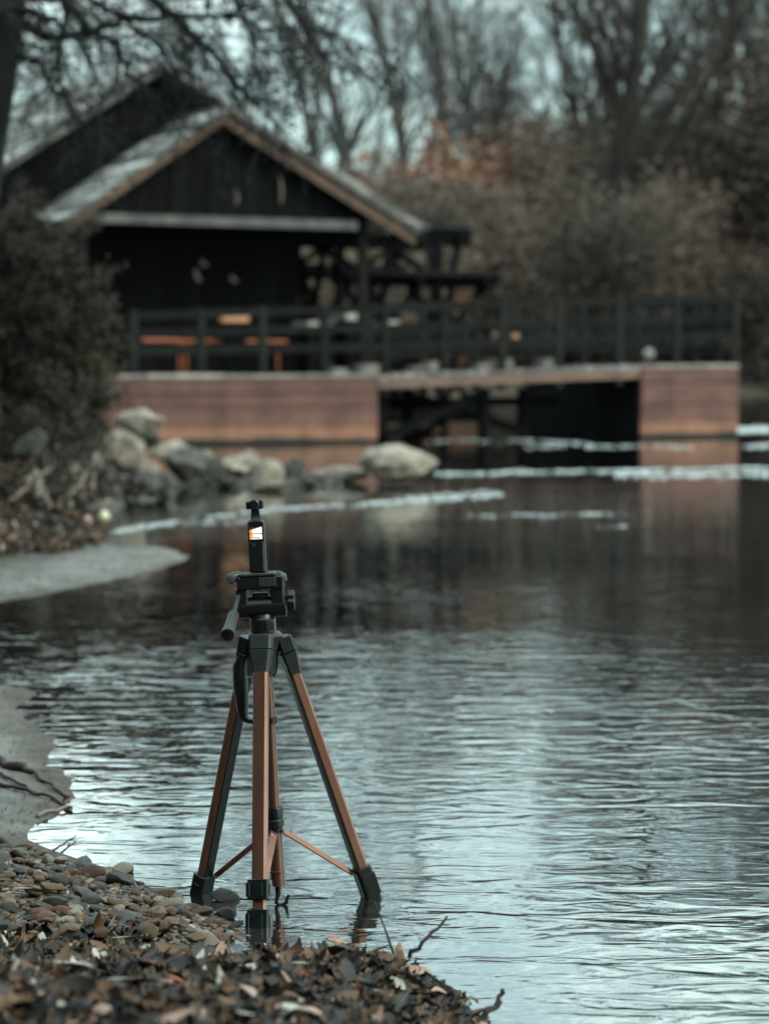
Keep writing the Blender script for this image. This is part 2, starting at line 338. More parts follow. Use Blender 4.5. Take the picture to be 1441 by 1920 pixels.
def ground_h(X, Y):
    X = np.asarray(X, float); Y = np.asarray(Y, float)
    d = sdf(X, Y); d = d + (vnoise(X, Y, 9, 11) * .05 + vnoise(X, Y, 24, 12) * .025 + vnoise(X, Y, 3, 13) * .10) * np.clip((Y - 4.8) / .8, 0.08, 1)
    cap = np.interp(Y, _yk, [.38, .25, .145, .055, .05, .03, .03, .028, .03, .06, .12, .3, .5, .6])
    scl = np.interp(Y, _yk, [.5, .12, .12, .12, .25, .2, .2, .2, .25, .25, .3, .4, .6, 1])
    d0 = np.interp(Y, _yk, [1.5, 1.4, 1.2, 1.2, 1.2, .9, 1.2, 2.0, 1.6, 1.3, .9, .2, 0, 0])
    k = np.interp(Y, _yk, [.2, .2, .2, .2, .3, .35, .3, .25, .25, .35, .5, .55, .3, .1])
    bank = 1.3 * (1 - np.exp(-k * np.maximum(0, d - d0) / 1.3))
    up = cap * (1 - np.exp(-np.maximum(d, 0) / scl)) + bank
    rough = np.interp(Y, [0, 4, 5, 9, 14, 20], [.03, .022, .006, .006, .06, .12])
    n = vnoise(X, Y, 6, 1) * .6 + vnoise(X, Y, 14, 2) * .4 + vnoise(X, Y, 2.2, 3) * .8
    up = up + n * rough * np.clip(d / .15, 0, 1)
    dn = -np.minimum(.5, .16 * np.maximum(-d, 0))
    return np.where(d > 0, up, dn)
def gh(x, y): return float(ground_h(np.array([x]), np.array([y]))[0])
def ground_hit(px, py):          # where the pixel's ray meets the bank (or the water)
    z = 0.0
    for _ in range(6):
        p = gnd(px, py, z); z = max(0.0, gh(p.x, p.y))
    return gnd(px, py, z)

def build_ground():
    ys = np.concatenate([np.linspace(-12, 1.8, 20), np.geomspace(2.0, 95, 330)])
    ss = np.concatenate([-np.geomspace(3.2, .185, 34), np.linspace(-.18, .06, 190), np.geomspace(.062, .6, 24)])
    ss = np.unique(np.sort(ss))
    D = np.maximum(ys, 2.0)
    X = D[:, None] * ss[None, :]; Y = np.repeat(ys[:, None], len(ss), 1)
    Z = ground_h(X, Y)
    d = sdf(X, Y)
    V = np.stack([X, Y, Z], -1).reshape(-1, 3); nr, nc = X.shape
    idx = np.arange(nr * nc).reshape(nr, nc)
    F = np.stack([idx[:-1, :-1], idx[:-1, 1:], idx[1:, 1:], idx[1:, :-1]], -1).reshape(-1, 4)
    me = bpy.data.meshes.new('river_bank'); me.from_pydata(V.tolist(), [], F.tolist()); me.materials.append(M['ground'])
    sand = np.interp(Y, [4.85, 5.05, 7.6, 9.2, 9.6, 13.2, 14], [0, 1, 1, 1, 1, 1, 0]) * np.clip(1.4 - np.maximum(d - .25, 0) * np.interp(Y, [5, 8, 10, 13], [1.2, 1.4, 1.6, 3.2]), 0, 1)
    deb = np.clip((vnoise(X, Y, 3, 9) + .5) * 1.4 - .2, 0, 1)
    edge = gnd(0, 1032).y
    sand = np.where((Y > edge - .3) & (Y < 14), sand * np.clip((edge + .4 * deb - Y) / .35 + np.clip((X + 1.35) / .35, 0, 1.5), 0, 1), sand)
    sand = sand * np.clip((.12 - Z) / .06, 0, 1) * np.clip(.12 + d / .13 + .9 * vnoise(X, Y, 7, 21) + .5 * vnoise(X, Y, 19, 22), .08, 1)
    a = me.attributes.new('sand', 'FLOAT', 'POINT'); a.data.foreach_set('value', sand.reshape(-1).astype(np.float32))
    me.polygons.foreach_set('use_smooth', np.ones(len(me.polygons), dtype=bool)); me.update()
    return tag(link('river_bank', me), 'muddy river bank with pale sand bars and gravel', kind='structure')
build_ground()

mb = MB(); mb.add([(-1500, -40, 0), (1500, -40, 0), (1500, 2500, 0), (-1500, 2500, 0)], [(0, 1, 2, 3)])
tag(make('river', mb, M['water'], origin=Vector((0, 0, 0))), 'rippled dark river water', kind='structure')
mb = MB(); mb.add([(-1500, -40, -.62), (1500, -40, -.62), (1500, 2500, -.62), (-1500, 2500, -.62)], [(0, 1, 2, 3)])
tag(make('river_bed', mb, M['bed'], origin=Vector((0, 0, -.62))), 'dark river bed', kind='structure')

FARY = 88.0
def far_h(x, y):
    e = FARY + 5 * mnoise.noise(Vector((x * .03, 0, 3))) + max(0, x - 12) * 1.1
    d = y - e
    if d < 0: return max(-.5, d * .2)
    return 1.5 * (1 - math.exp(-d / 3.0)) + d * .045 + .5 * mnoise.noise(Vector((x * .1, y * .1, 0))) * min(1, d / 4)
mb = MB(); xs = np.linspace(-260, 330, 150); ysf = np.concatenate([np.linspace(80, 130, 40), np.geomspace(134, 600, 22)])
mb.v = [(float(x), float(y), far_h(x, y)) for y in ysf for x in xs]; nc = len(xs)
mb.f = [(j * nc + i, j * nc + i + 1, (j + 1) * nc + i + 1, (j + 1) * nc + i) for j in range(len(ysf) - 1) for i in range(nc - 1)]
tag(make('far_bank', mb, M['far_ground'], smooth=True, origin=Vector((0, FARY, 0))), 'wooded far river bank', kind='structure')

# ------------------------------------------------------------------ floating mill: hulls, walkway, house
TH = R(28)
E1 = Vector((math.cos(TH), math.sin(TH), 0)); E2 = Vector((-math.sin(TH), math.cos(TH), 0)); EZ = Vector((0, 0, 1))
O_B = at(300, 843, 30.2); O_B.z = 0
def BW(a, b, z): return O_B + E1 * a + E2 * b + EZ * z
def PB(px, py, b):          # pixel -> (a, z) on the vertical plane set b behind the hull's front
    r = ray(px, py); c = Vector((0, 0, HC)); t = ((O_B + E2 * b) - c).dot(E2) / r.dot(E2); p = c + r * t
    return (p - O_B).dot(E1), p.z
def bbox(mb, a0, a1, b0, b1, z0, z1): mb.obox(O_B, E1, E2, EZ, a0, a1, b0, b1, z0, z1)

aL0 = PB(120, 800, 0)[0]; aL1 = PB(708, 800, 0)[0]; zL = PB(500, 709, 0)[1]
aR0 = PB(1200, 760, 0)[0]; aR1 = PB(1383, 760, 0)[0]; zR = PB(1300, 690, 0)[1]
def hull(name, a0, a1, b0, b1, z1, label, slope=0.0):
    root = empty(name, BW((a0 + a1) / 2, (b0 + b1) / 2, 0), label, 'pontoon', 'floating hulls of the mill')
    mb = MB(); c = .10
    rings = []
    for a in (a0, a1):
        rings.append([BW(a, b0 + c * 1.6, -.35), BW(a, b0 + .03, -.02), BW(a, b0, .10), BW(a, b0, z1), BW(a, b1, z1), BW(a, b1, .1), BW(a, b1 - c * 1.6, -.35)])
    mb.loft(rings); make('hull', mb, M['hull'], root)
    rows = [(.02, .24), (.25, .46), (.47, z1 - .20), (z1 - .19, z1 - .01)]; g_ = random.Random(int(a0 * 10))
    for (zz0, zz1) in rows:             # strakes, in uneven lengths
        a = a0 + .01
        while a < a1 - .05:
            a2 = min(a1 - .01, a + g_.uniform(1.3, 2.4))
            if a1 - a2 < .4: a2 = a1 - .01
            pr = .012 + g_.uniform(0, .012); mb = MB(); bbox(mb, a, a2 - .008, b0 - pr, b0 + .02, zz0, zz1 - .006); make('strake', mb, M['hull'], root); a = a2
    n = max(2, int((a1 - a0) / .9))
    for i in range(n):      # deck boards along the edge, laid across
        for j, (p, q) in enumerate(((0, .42), (.45, .9))):
            mb = MB(); w_ = (a1 - a0) / n
            bbox(mb, a0 + w_ * i + .01, a0 + w_ * (i + 1) - .01, b0 - .03 + p, b0 - .03 + q, z1 + .004, z1 + .045 + .008 * (i % 2)); make('deck_board', mb, M['deck'], root)
    mb = MB(); bbox(mb, a0, a1, b0 + .9, b1, z1 + .004, z1 + .03); make('deck', mb, M['deck'], root)
    return root
M['deck'] = pm('deck_board', (.13, .12, .115), (.36, .33, .31), 2.2, .8, obj_var=.4)
hull('pontoon_hull', aL0, aL1, 0, 4.6, zL, 'long rust-red hull carrying the dark mill house')
_fl = hull('pontoon_hull', aR0, aR1, 0, 2.9, zR, 'short rust-brown float at the right end of the walkway')

mb = MB(); mb.box8([BW(aR0 - .02, .02, -.3), BW(aR0 - .003, .02, -.3), BW(aR0 - .003, 2.88, -.3), BW(aR0 - .02, 2.88, -.3), BW(aR0 - .02, .005, zR - .16), BW(aR0 - .003, .005, zR - .16), BW(aR0 - .003, 2.88, zR - .16), BW(aR0 - .02, 2.88, zR - .16)]); tag(make('end_panel', mb, M['dark_wood'], _fl), 'black tarred end of the float')  # black panel: dark coat plus the end face's shade in one colour
# walkway between the hulls
root = empty('walkway', BW((aL1 + aR0) / 2, .5, zL), 'brown plank walkway bridging the two rust-coloured hulls', 'walkway')
mb = MB(); f = .13
mb.box8([BW(aL1 + .02, .0, zL - f), BW(aR0 - .02, .0, zR - f), BW(aR0 - .02, .07, zR - f), BW(aL1 + .02, .07, zL - f), BW(aL1 + .02, .0, zL - .02), BW(aR0 - .02, .0, zR - .02), BW(aR0 - .02, .07, zR - .02), BW(aL1 + .02, .07, zL - .02)])
make('fascia_beam', mb, M['hull_dry'] if 'hull_dry' in M else M['verge_red'] if 'verge_red' in M else pm('fascia', (.19, .115, .095), (.30, .19, .155), 2, .8), root)
npl = 22
for i in range(npl):
    t0, t1 = i / npl, (i + 1) / npl - .006; a0 = aL1 + (aR0 - aL1) * t0; a1 = aL1 + (aR0 - aL1) * t1; z0 = zL + (zR - zL) * t0
    mb = MB(); bbox(mb, a0, a1, -.03, 1.15, z0 - .015, z0 + .03 + .01 * (i % 3)); make('plank', mb, M['deck'], root)

# railings: every post and bar its own part
def lerp(a, b, t): return a + (b - a) * t
def railing(name, label, b, px_posts, top_px, rows, mat, base=None):
    roots = None; tops = []
    for (px, pyt) in px_posts:
        a, zt = PB(px, pyt, b)
        t = min(1, max(0, (a - aL1) / (aR0 - aL1))); zb = lerp(zL, zR, t) if base is None else base
        tops.append((a, zb, zt))
    root = empty(name, BW(tops[len(tops) // 2][0], b, tops[0][1]), label, 'railing')
    for (a, zb, zt) in tops:
        mb = MB(); bbox(mb, a - .043, a + .043, b - .055, b + .045, zb - .22, zt + .02); make('post', mb, M['post_wood'], root)
    for (fr, ht) in rows:
        for i in range(len(tops) - 1):
            A, B = tops[i], tops[i + 1]
            za, zb_ = lerp(A[1], A[2], fr), lerp(B[1], B[2], fr)
            mb = MB(); e = .004 if i % 2 else 0
            mb.box8([BW(A[0] + .052, b - .04 - e, za - ht), BW(B[0] - .052, b - .04 - e, zb_ - ht), BW(B[0] - .052, b - .0, zb_ - ht), BW(A[0] + .052, b - .0, za - ht),
                     BW(A[0] + .052, b - .04 - e, za), BW(B[0] - .052, b - .04 - e, zb_), BW(B[0] - .052, b - .0, zb_), BW(A[0] + .052, b - .0, za)])
            make('rail', mb, mat, root)
    return root
fp = [(250, 584), (376, 581), (491, 577), (606, 574), (720, 571), (830, 566), (940, 563), (1046, 560), (1158, 556), (1266, 554), (1376, 551)]
railing('railing', 'long dark front railing along the hull and the walkway', .06, fp, None, [(1.0, .10), (.735, .095), (.48, .11)], M['rail_wood'])
bp_ = [(690, 578), (790, 573), (890, 570), (990, 567), (1090, 564), (1190, 560), (1300, 557)]
railing('railing', 'second dark railing along the far side of the walkway', 1.1, bp_, None, [(1.0, .08), (.66, .09), (.34, .09)], M['rail_wood'])
# end railing of the right float
root = empty('railing', BW(aR1, 1.4, zR), 'dark end railing across the right float', 'railing')
for i in range(4):
    mb = MB(); b0 = .35 + i * .78; bbox(mb, aR1 - .12, aR1 - .03, b0, b0 + .09, zR - .05, zR + 1.02); make('post', mb, M['rail_wood'], root)
for z in (.95, .62, .3):
    mb = MB(); bbox(mb, aR1 - .145, aR1 - .125, .3, 2.85, zR + z - .12, zR + z); make('rail', mb, M['rail_wood'], root)

# mill house
M['verge_dim'] = pm('verge_dim', (.05, .05, .048), (.13, .127, .12), 5, .8)
BF = 0.9; BM = 2.25; BE = 8.2           # porch front, main gable, back end
root = empty('mill_house', BW(0, 3, zL), 'dark timber mill house with weathered board roofs and two gables', 'house')
pk1 = PB(280, 128, BM); pk2 = PB(411, 212, BF)
e1l = PB(-40, 330, BM); e1r = PB(776, 440, BM); e2l = PB(110, 418, BF); e2r = PB(768, 440, BF)
s1l = (pk1[1] - e1l[1]) / (pk1[0] - e1l[0]); s1r = (pk1[1] - e1r[1]) / (e1r[0] - pk1[0])
e1l = (pk1[0] - 4.6, pk1[1] - 4.6 * s1l)
def slope_boards(pk, ea, b0, b1, n, th, lift=0.0):
    g_ = random.Random(int(n * 100 + ea[0] * 10))
    for i in range(n):
        t0, t1 = i / n, min(1.0, (i + 1.12) / n)
        b = b0 + g_.uniform(-.07, .05)
        while b < b1:
            bb = min(b1, b + g_.uniform(.7, 2.2)); bb = b1 if b1 - bb < .4 else bb
            a0, z0 = lerp(pk[0], ea[0], t0), lerp(pk[1], ea[1], t0); q = t1 + g_.uniform(-.012, .02); a1, z1 = lerp(pk[0], ea[0], q), lerp(pk[1], ea[1], q)
            o = .028 + g_.uniform(-.008, .014); e = g_.uniform(-.006, .006); mb = MB()
            mb.box8([BW(a0, b, z0 + lift), BW(a1, b, z1 + lift + o), BW(a1, bb - .012, z1 + lift + o + e), BW(a0, bb - .012, z0 + lift),
                     BW(a0, b, z0 + lift + th), BW(a1, b, z1 + lift + o + th), BW(a1, bb - .012, z1 + lift + o + e + th), BW(a0, bb - .012, z0 + lift + th)])
            make('roof_board', mb, M['roof_board'], root); b = bb
slope_boards(pk1, e1l, BM - .35, BE, 12, .03, .03); slope_boards(pk1, e1r, BM - .35, BE, 12, .03, .03)
slope_boards(pk2, e2l, BF - .25, BM + .2, 11, .03, .0); slope_boards(pk2, e2r, BF - .25, BM + .2, 11, .03, .055)
def verge(p, q, b, wd, th, mat, drop):
    mb = MB()
    mb.box8([BW(p[0], b - th, p[1] - drop - wd), BW(q[0], b - th, q[1] - drop - wd), BW(q[0], b, q[1] - drop - wd), BW(p[0], b, p[1] - drop - wd),
             BW(p[0], b - th, p[1] - drop), BW(q[0], b - th, q[1] - drop), BW(q[0], b, q[1] - drop), BW(p[0], b, p[1] - drop)])
    make('verge_board', mb, mat, root)
verge(pk2, e2l, BF - .20, .11, .04, M['verge'], .01); verge(pk2, (e2r[0] - .05, e2r[1] + .03), BF - .20, .14, .04, M['verge'], .045)
verge(pk2, e2r, BF - .25, .085, .04, M['verge_grey'], -.09)
verge(pk1, e1l, BM - .31, .10, .04, M['verge_dim'], .0); verge(pk1, e1r, BM - .31, .12, .04, M['dark_wood'], .0)
# gable walls of upright boards
def gable_wall(pk, el, er, b, zbot, a_from, a_to, n, mat):
    for i in range(n):
        a0 = lerp(a_from, a_to, i / n) + .004; a1 = lerp(a_from, a_to, (i + 1) / n) - .004; mb = MB()
        def top(a): return (pk[1] - (pk[0] - a) * (pk[1] - el[1]) / (pk[0] - el[0]) if a < pk[0] else pk[1] - (a - pk[0]) * (pk[1] - er[1]) / (er[0] - pk[0])) - .06
        z0, z1 = top(a0), top(a1); e = .012 if i % 2 else 0
        if min(z0, z1) <= zbot + .02: continue
        mb.box8([BW(a0, b - e, zbot), BW(a1, b - e, zbot), BW(a1, b + .03, zbot), BW(a0, b + .03, zbot), BW(a0, b - e, z0), BW(a1, b - e, z1), BW(a1, b + .03, z1), BW(a0, b + .03, z0)])
        make('wall_board', mb, mat, root)
aW = PB(560, 500, BM)[0]
gable_wall(pk1, e1l, e1r, BM, zL, e1l[0] + .5, aW, 22, M['dark_wood'])
gable_wall(pk1, e1l, e1r, BM + .002, PB(600, 455, BM)[1], aW, e1r[0] - .15, 9, M['dark_wood'])
gable_wall(pk2, e2l, e2r, BF, PB(400, 405, BF)[1], e2l[0] + .25, e2r[0] - .15, 18, M['dark_wood'])
mb = MB(); zb = PB(400, 407, BF)[1]; zb2 = PB(400, 424, BF)[1]; a0 = PB(165, 415, BF)[0]; a1 = PB(662, 415, BF)[0]
bbox(mb, a0, a1, BF - .12, BF - .02, zb2, zb); make('tie_beam', mb, M['beam'], root)
mb = MB(); bbox(mb, aW - .04, aW + .0, BM + .04, BE - .3, zL, pk1[1] - 1.6); make('side_wall', mb, M['dark_wood'], root)
mb = MB(); bbox(mb, e1l[0] + .5, aW, BE - .3, BE - .25, zL, pk1[1] - 1.6); make('back_wall', mb, M['dark_wood'], root)
mb = MB(); bbox(mb, PB(150, 500, BF)[0], PB(150, 500, BF)[0] + .1, BF, BF + .1, zL, zb2); make('post', mb, M['rail_wood'], root)
a = PB(682, 500, BF)[0]; mb = MB(); bbox(mb, a - .05, a + .05, BF, BF + .1, zL - .02, PB(682, 395, BF)[1]); make('post', mb, M['rail_wood'], root)
for a_, zt in ((PB(640, 480, BM)[0], 460), (PB(760, 480, BM + 1)[0], 450)):
    mb = MB(); bbox(mb, a_ - .05, a_ + .05, BM, BM + .1, zL, PB(640, zt, BM)[1]); make('post', mb, M['dark_wood'], root)
# hanging hooks on the gable wall
for (px, py, h) in ((373, 515, 22), (384, 492, 10), (440, 522, 10)):
    a, z = PB(px, py, BM - .05); mb = MB(); hh = h / 140
    mb.tube([BW(a - .03, BM - .05, z + hh / 2), BW(a - .045, BM - .05, z), BW(a + .01, BM - .06, z - hh / 2), BW(a + .03, BM - .05, z - hh / 2.5)], [.012, .02, .02, .01], 6); make('wall_hook', mb, M['pale'], root)
# hay and rope ends under the porch gable
for (px, py, h) in ((528, 355, 50), (445, 370, 26)):
    a, z = PB(px, py, BF - .07); mb = MB(); hh = h / 140
    mb.tube([BW(a - .02, BF - .06, z + hh / 2), BW(a, BF - .07, z), BW(a - .01, BF - .06, z - hh / 2)], [.008, .02, .01], 6); make('rope_end', mb, M['driftwood'], root)

# things on the deck
root = empty('orange_handrail', BW(PB(430, 640, .7)[0], .7, zL), 'orange pipe handrail frame on the mill deck', 'handrail')
ZD = zL + .03
def pipe(name, pts, r, mat, root):
    mb = MB(); mb.tube([BW(*p) for p in pts], r, 8); return smooth_by_angle(make(name, mb, mat, root), 50)
aa = [PB(x, 650, .7)[0] for x in (338, 350, 488, 522, 268)]; zt = PB(400, 640, .7)[1]
pipe('bar', [(aa[0], .7, zt), (aa[3] + .12, .7, zt)], .021, M['orange'], root)
for x in (aa[0], aa[1], aa[2], aa[3]): pipe('upright', [(x, .72, ZD), (x, .72, zt - .01)], .018, M['orange'], root)
pipe('bar', [(aa[4], .72, zt + .005), (aa[0], .72, zt + .005)], .026, M['orange'], root)
mb = MB(); a, z = PB(442, 594, .5); bbox(mb, a - .18, a + .18, .5, .6, z - .06, z + .06)
tag(make('deck_box', mb, M['amber']), 'small amber box behind the top rail below the house', 'box')
ob = bpy.data.objects['deck_box']
mb = MB(); bbox(mb, a - .15, a + .15, .52, .58, z - .78 + .03, z - .062); make('stand', mb, M['dark_wood'], ob)
k = 0
for (px, py, wd, hh, b, mt, lab) in ((668, 594, .30, .08, 1.7, 'pale', 'pale plank end behind the railing beside the porch post'), (590, 607, .16, .06, 1.5, 'pale', 'small pale board left of the porch post'),
                                  (738, 606, .17, .07, 1.6, 'pale', 'pale board right of the porch post behind railing')):
    a, z = PB(px, py, b); mb = MB(); bbox(mb, a - wd / 2, a + wd / 2, b, b + .5, z - hh / 2, z + hh / 2); o = tag(make('stacked_board', mb, M[mt]), lab, 'board')
    mb = MB(); bbox(mb, a - wd / 2 + .02, a + wd / 2 - .02, b + .04, b + .4, zL + .03, z - hh / 2 - .002); make('trestle', mb, M['dark_wood'], o)
for (px, py, r_, lab) in ((932, 632, .075, 'round pale buoy hanging on the railing'), (965, 634, .06, 'smaller round pale buoy beside the first'), (1216, 663, .075, 'small grey ball on the right float deck'), (900, 628, .11, 'dark ring hanging left of the pale buoys')):
    b = .2 if px != 1216 else .35; a, z = PB(px, py, b); mb = MB(); c = BW(a, b, z); rings = []
    if px == 900:
        for i in range(17):
            t = i * 2 * math.pi / 16; rings.append(c + E1 * math.cos(t) * r_ + EZ * math.sin(t) * r_)
        mb.tube(rings, .03, 6, cap=False); tag(smooth_by_angle(make('life_ring', mb, M['dark_wood'])), lab, 'ring'); continue
    for i in range(1, 8):
        t = math.pi * i / 8; rings.append([c + EZ * -math.cos(t) * r_ + (E1 * math.cos(q) + E2 * math.sin(q)) * math.sin(t) * r_ for q in [2 * math.pi * k / 10 for k in range(10)]])
    mb.loft(rings); tag(smooth_by_angle(make('buoy', mb, M['amber'] if px < 1000 else M['pale']), 60), lab, 'buoy')
rr = random.Random(4); M['timber'] = pm('timber', (.20, .18, .16), (.38, .34, .31), 5, .8)
for i in range(7):      # timber lying on the walkway
    px = 640 + i * 60 + rr.uniform(-25, 25); b = .5 + rr.random() * .4; a, _ = PB(px, 690, b); t = min(1, max(0, (a - aL1) / (aR0 - aL1))); zz = lerp(zL, zR, t) + .055
    mb = MB(); ln = rr.uniform(.14, .3); hh = rr.uniform(.05, .13); bbox(mb, a, a + ln, b, b + .22, zz, zz + hh); 
    tag(make('timber_block', mb, M['timber'] if i % 2 else M['deck']), ['grey', 'pale'][i % 2] + ' timber offcut lying on the walkway behind the railing', 'timber', 'timber offcuts on the walkway')

# water wheel between the hulls
BWc = 3.6; rW = 1.6
aw0 = PB(548, 520, BWc)[0]; aw1 = PB(842, 515, BWc)[0]; zc = PB(740, 444, BWc)[1] - rW + .12
root = empty('water_wheel', BW((aw0 + aw1) / 2, BWc, zc), 'dark wooden paddle wheel turning between the two hulls', 'water wheel')
mb = MB(); mb.tube([BW(aw0 - .5, BWc, zc), BW(aw1 + 1.2, BWc, zc)], .14, 10); make('axle', mb, M['dark_wood'], root)
NP = 10
for i in range(NP):
    t = 2 * math.pi * i / NP + R(40)
    er = E2 * math.cos(t) + EZ * math.sin(t); et = E2 * -math.sin(t) + EZ * math.cos(t)
    mb = MB(); mb.obox(BW(0, BWc, zc), E1, et, er, aw0, aw1, -.04, .04, rW - .16, rW + .12); make('paddle', mb, M['dark_wood'], root)
    t2 = t + 2 * math.pi / NP; er2 = E2 * math.cos(t2) + EZ * math.sin(t2)
    for f0, f1 in ((.08, .30), (.5, .28), (.5, .72), (.92, .70)):
        mb = MB(); mb.beam(BW(lerp(aw0, aw1, f0), BWc, zc) + er * (rW - .2), BW(lerp(aw0, aw1, f1), BWc, zc) + er2 * (rW - .2), .06, .08, er); make('cross_brace', mb, M['dark_wood'], root)
    for f in (.08, .5, .92):
        a = lerp(aw0, aw1, f); mb = MB(); mb.obox(BW(a, BWc, zc), E1, et, er, -.04, .04, .045, .12, .05, rW + .05); make('spoke', mb, M['dark_wood'], root)
for f in (.08, .5, .92):
    a = lerp(aw0, aw1, f) + .06; mb = MB()
    mb.tube([BW(a, BWc, zc) + (E2 * math.cos(q) + EZ * math.sin(q)) * .5 for q in [2 * math.pi * k / 30 for k in range(31)]], .05, 5, cap=False); make('rim', mb, M['dark_wood'], root)
# timber trestle below the walkway
root = empty('trestle', BW(aL1 + 1, 1.0, 0), 'dark timber trestle under the walkway beside the red hull', 'trestle')
for da, b in ((.15, .25), (.9, .9), (1.7, .3), (2.6, .8)):
    mb = MB(); bbox(mb, aL1 + da, aL1 + da + .12, b, b + .12, -.5, zL - .14); make('post', mb, M['dark_wood'], root)
for (p, q) in (((.2, .2, .05), (1.7, .35, .6)), ((.9, .88, .6), (2.6, .85, .1)), ((.1, 1.2, .45), (3.4, 1.2, .5))):
    mb = MB(); mb.beam(BW(aL1 + p[0], p[1], p[2]), BW(aL1 + q[0], q[1], q[2]), .09, .12); make('brace', mb, M['dark_wood'], root)

# ------------------------------------------------------------------ trees
def perp(d, rng):
    v = Vector((rng.uniform(-1, 1), rng.uniform(-1, 1), rng.uniform(-1, 1))); v = v - d * v.dot(d)
    return v.normalized() if v.length > 1e-3 else Vector((1, 0, 0))
class Tree:
    def __init__(s, seed): s.rng = random.Random(seed); s.trunk = MB(); s.crown = MB(); s.tips = []
    def grow(s, p, d, Ln, r, lev, P):
        rng = s.rng; n = P['seg'][lev]; path = [p.copy()]; rad = [r]; q = p.copy(); dd = d.copy(); last = lev == P['levels']
        for i in range(n):
            dd = (dd + perp(dd, rng) * P['wob'][lev] + Vector((0, 0, P['trop'][lev]))).normalized()
            q = q + dd * (Ln / n); path.append(q.copy()); rad.append(max(P['rmin'], r * (1 - (i + 1) / n * P['taper'][lev])))
        tgt = s.trunk if lev <= P['trunk_lev'] else s.crown
        if lev >= P['thin']:
            pr = perp(dd, rng); a, b = path[0], path[-1]; w_ = rad[0]
            if len(path) == 2: tgt.add([a - pr * w_, a + pr * w_, b + pr * w_ * .3, b - pr * w_ * .3], [(0, 1, 2, 3)])
            else:
                vs_ = []; 
                for k, x in enumerate(path): vs_ += [x - pr * rad[k], x + pr * rad[k]]
                tgt.add(vs_, [(2 * k, 2 * k + 1, 2 * k + 3, 2 * k + 2) for k in range(len(path) - 1)])
        else: tgt.tube(path, rad, P['sides'][lev], cap=lev == 0)
        if last: s.tips.append((q, dd)); return
        nch = P['ch'][lev]; st = P['start'][lev]
        for c in range(nch):
            t = st + (1 - st) * (c + rng.random()) / nch; k = min(n - 1, int(t * n)); f = t * n - k
            pp = path[k].lerp(path[k + 1], min(1, f)); ax_ = (path[k + 1] - path[k]).normalized()
            ang = R(rng.uniform(*P['ang'][lev])); dc = (ax_ * math.cos(ang) + perp(ax_, rng) * math.sin(ang)).normalized()
            s.grow(pp, dc, Ln * rng.uniform(*P['len'][lev]) * (1 - .45 * t), rad[k] * P['rr'][lev], lev + 1, P)
def leaves(mb, tips, rng, per, size, spread):
    for (p, d) in tips:
        for _ in range(per):
            c = p + Vector((rng.gauss(0, spread), rng.gauss(0, spread), rng.gauss(0, spread * .8)))
            u = Vector((rng.uniform(-1, 1), rng.uniform(-1, 1), rng.uniform(-.6, .6))).normalized(); v = perp(u, rng); z = size * rng.uniform(.6, 1.4)
            mb.add([c - u * z, c + v * z * .45, c + u * z, c - v * z * .45], [(0, 1, 2, 3)])
BARE = dict(levels=4, seg=[9, 6, 4, 3, 1], wob=[.10, .16, .2, .25, .2], trop=[.03, .09, .06, .03, 0], taper=[.8, .85, .85, .8, .5], rmin=.0075, trunk_lev=1, thin=3,
            sides=[8, 6, 4, 3, 3], ch=[12, 8, 7, 4], start=[.22, .18, .15, .1], ang=[(22, 48), (25, 55), (25, 60), (25, 65)], len=[(.42, .62), (.4, .6), (.38, .6), (.4, .65)], rr=[.5, .55, .6, .6])
def tree_proto(name, seed, H, r, bark, twig, lean=(0, 0), **kw):
    P = dict(BARE); P.update(kw); t = Tree(seed); t.grow(Vector((0, 0, -.3)), Vector((lean[0], lean[1], 1)).normalized(), H, r, 0, P)
    return t, bark, twig
def place_tree(name, proto_meshes, loc, sc, rz, label, group, parts=('trunk', 'crown')):
    sc *= 1.12 if name == 'bare_tree' else 1; o = empty(name, loc, label, 'tree', group); o.scale = (sc, sc, sc); o.rotation_euler = (0, 0, rz)
    for nm, me in zip(parts, proto_meshes):
        c = bpy.data.objects.new(nm, me); COL.objects.link(c); c.parent = o
    return o
def mesh_of(mb, name, mat):
    me = bpy.data.meshes.new(name); me.from_pydata(mb.v, [], mb.f); me.materials.append(mat); me.update(); return me
protos = []
for i, (seed, H, r, bark, twig, lean, kw) in enumerate([
        (11, 15.5, .34, 'bark_grey', 'twig_grey', (.05, 0), {}),
        (23, 16.5, .30, 'bark_grey', 'twig_grey', (-.06, 0), dict(ang=[(16, 34), (22, 48), (25, 60), (25, 65)])),
        (37, 14.5, .40, 'bark', 'twig_brown', (.22, 0), {}),
        (41, 15.5, .46, 'bark', 'twig_brown', (-.03, 0), dict(ch=[13, 9, 7, 4])),
        (59, 13.0, .26, 'bark', 'twig_brown', (-.12, .1), dict(ch=[14, 9, 7, 5]))]):
    t, b_, w_ = tree_proto('bare_tree', seed, H, r, bark, twig, lean, **kw)
    protos.append((mesh_of(t.trunk, 'tree_trunk', M[b_]), mesh_of(t.crown, 'tree_crown', M[w_])))
rr = random.Random(77)
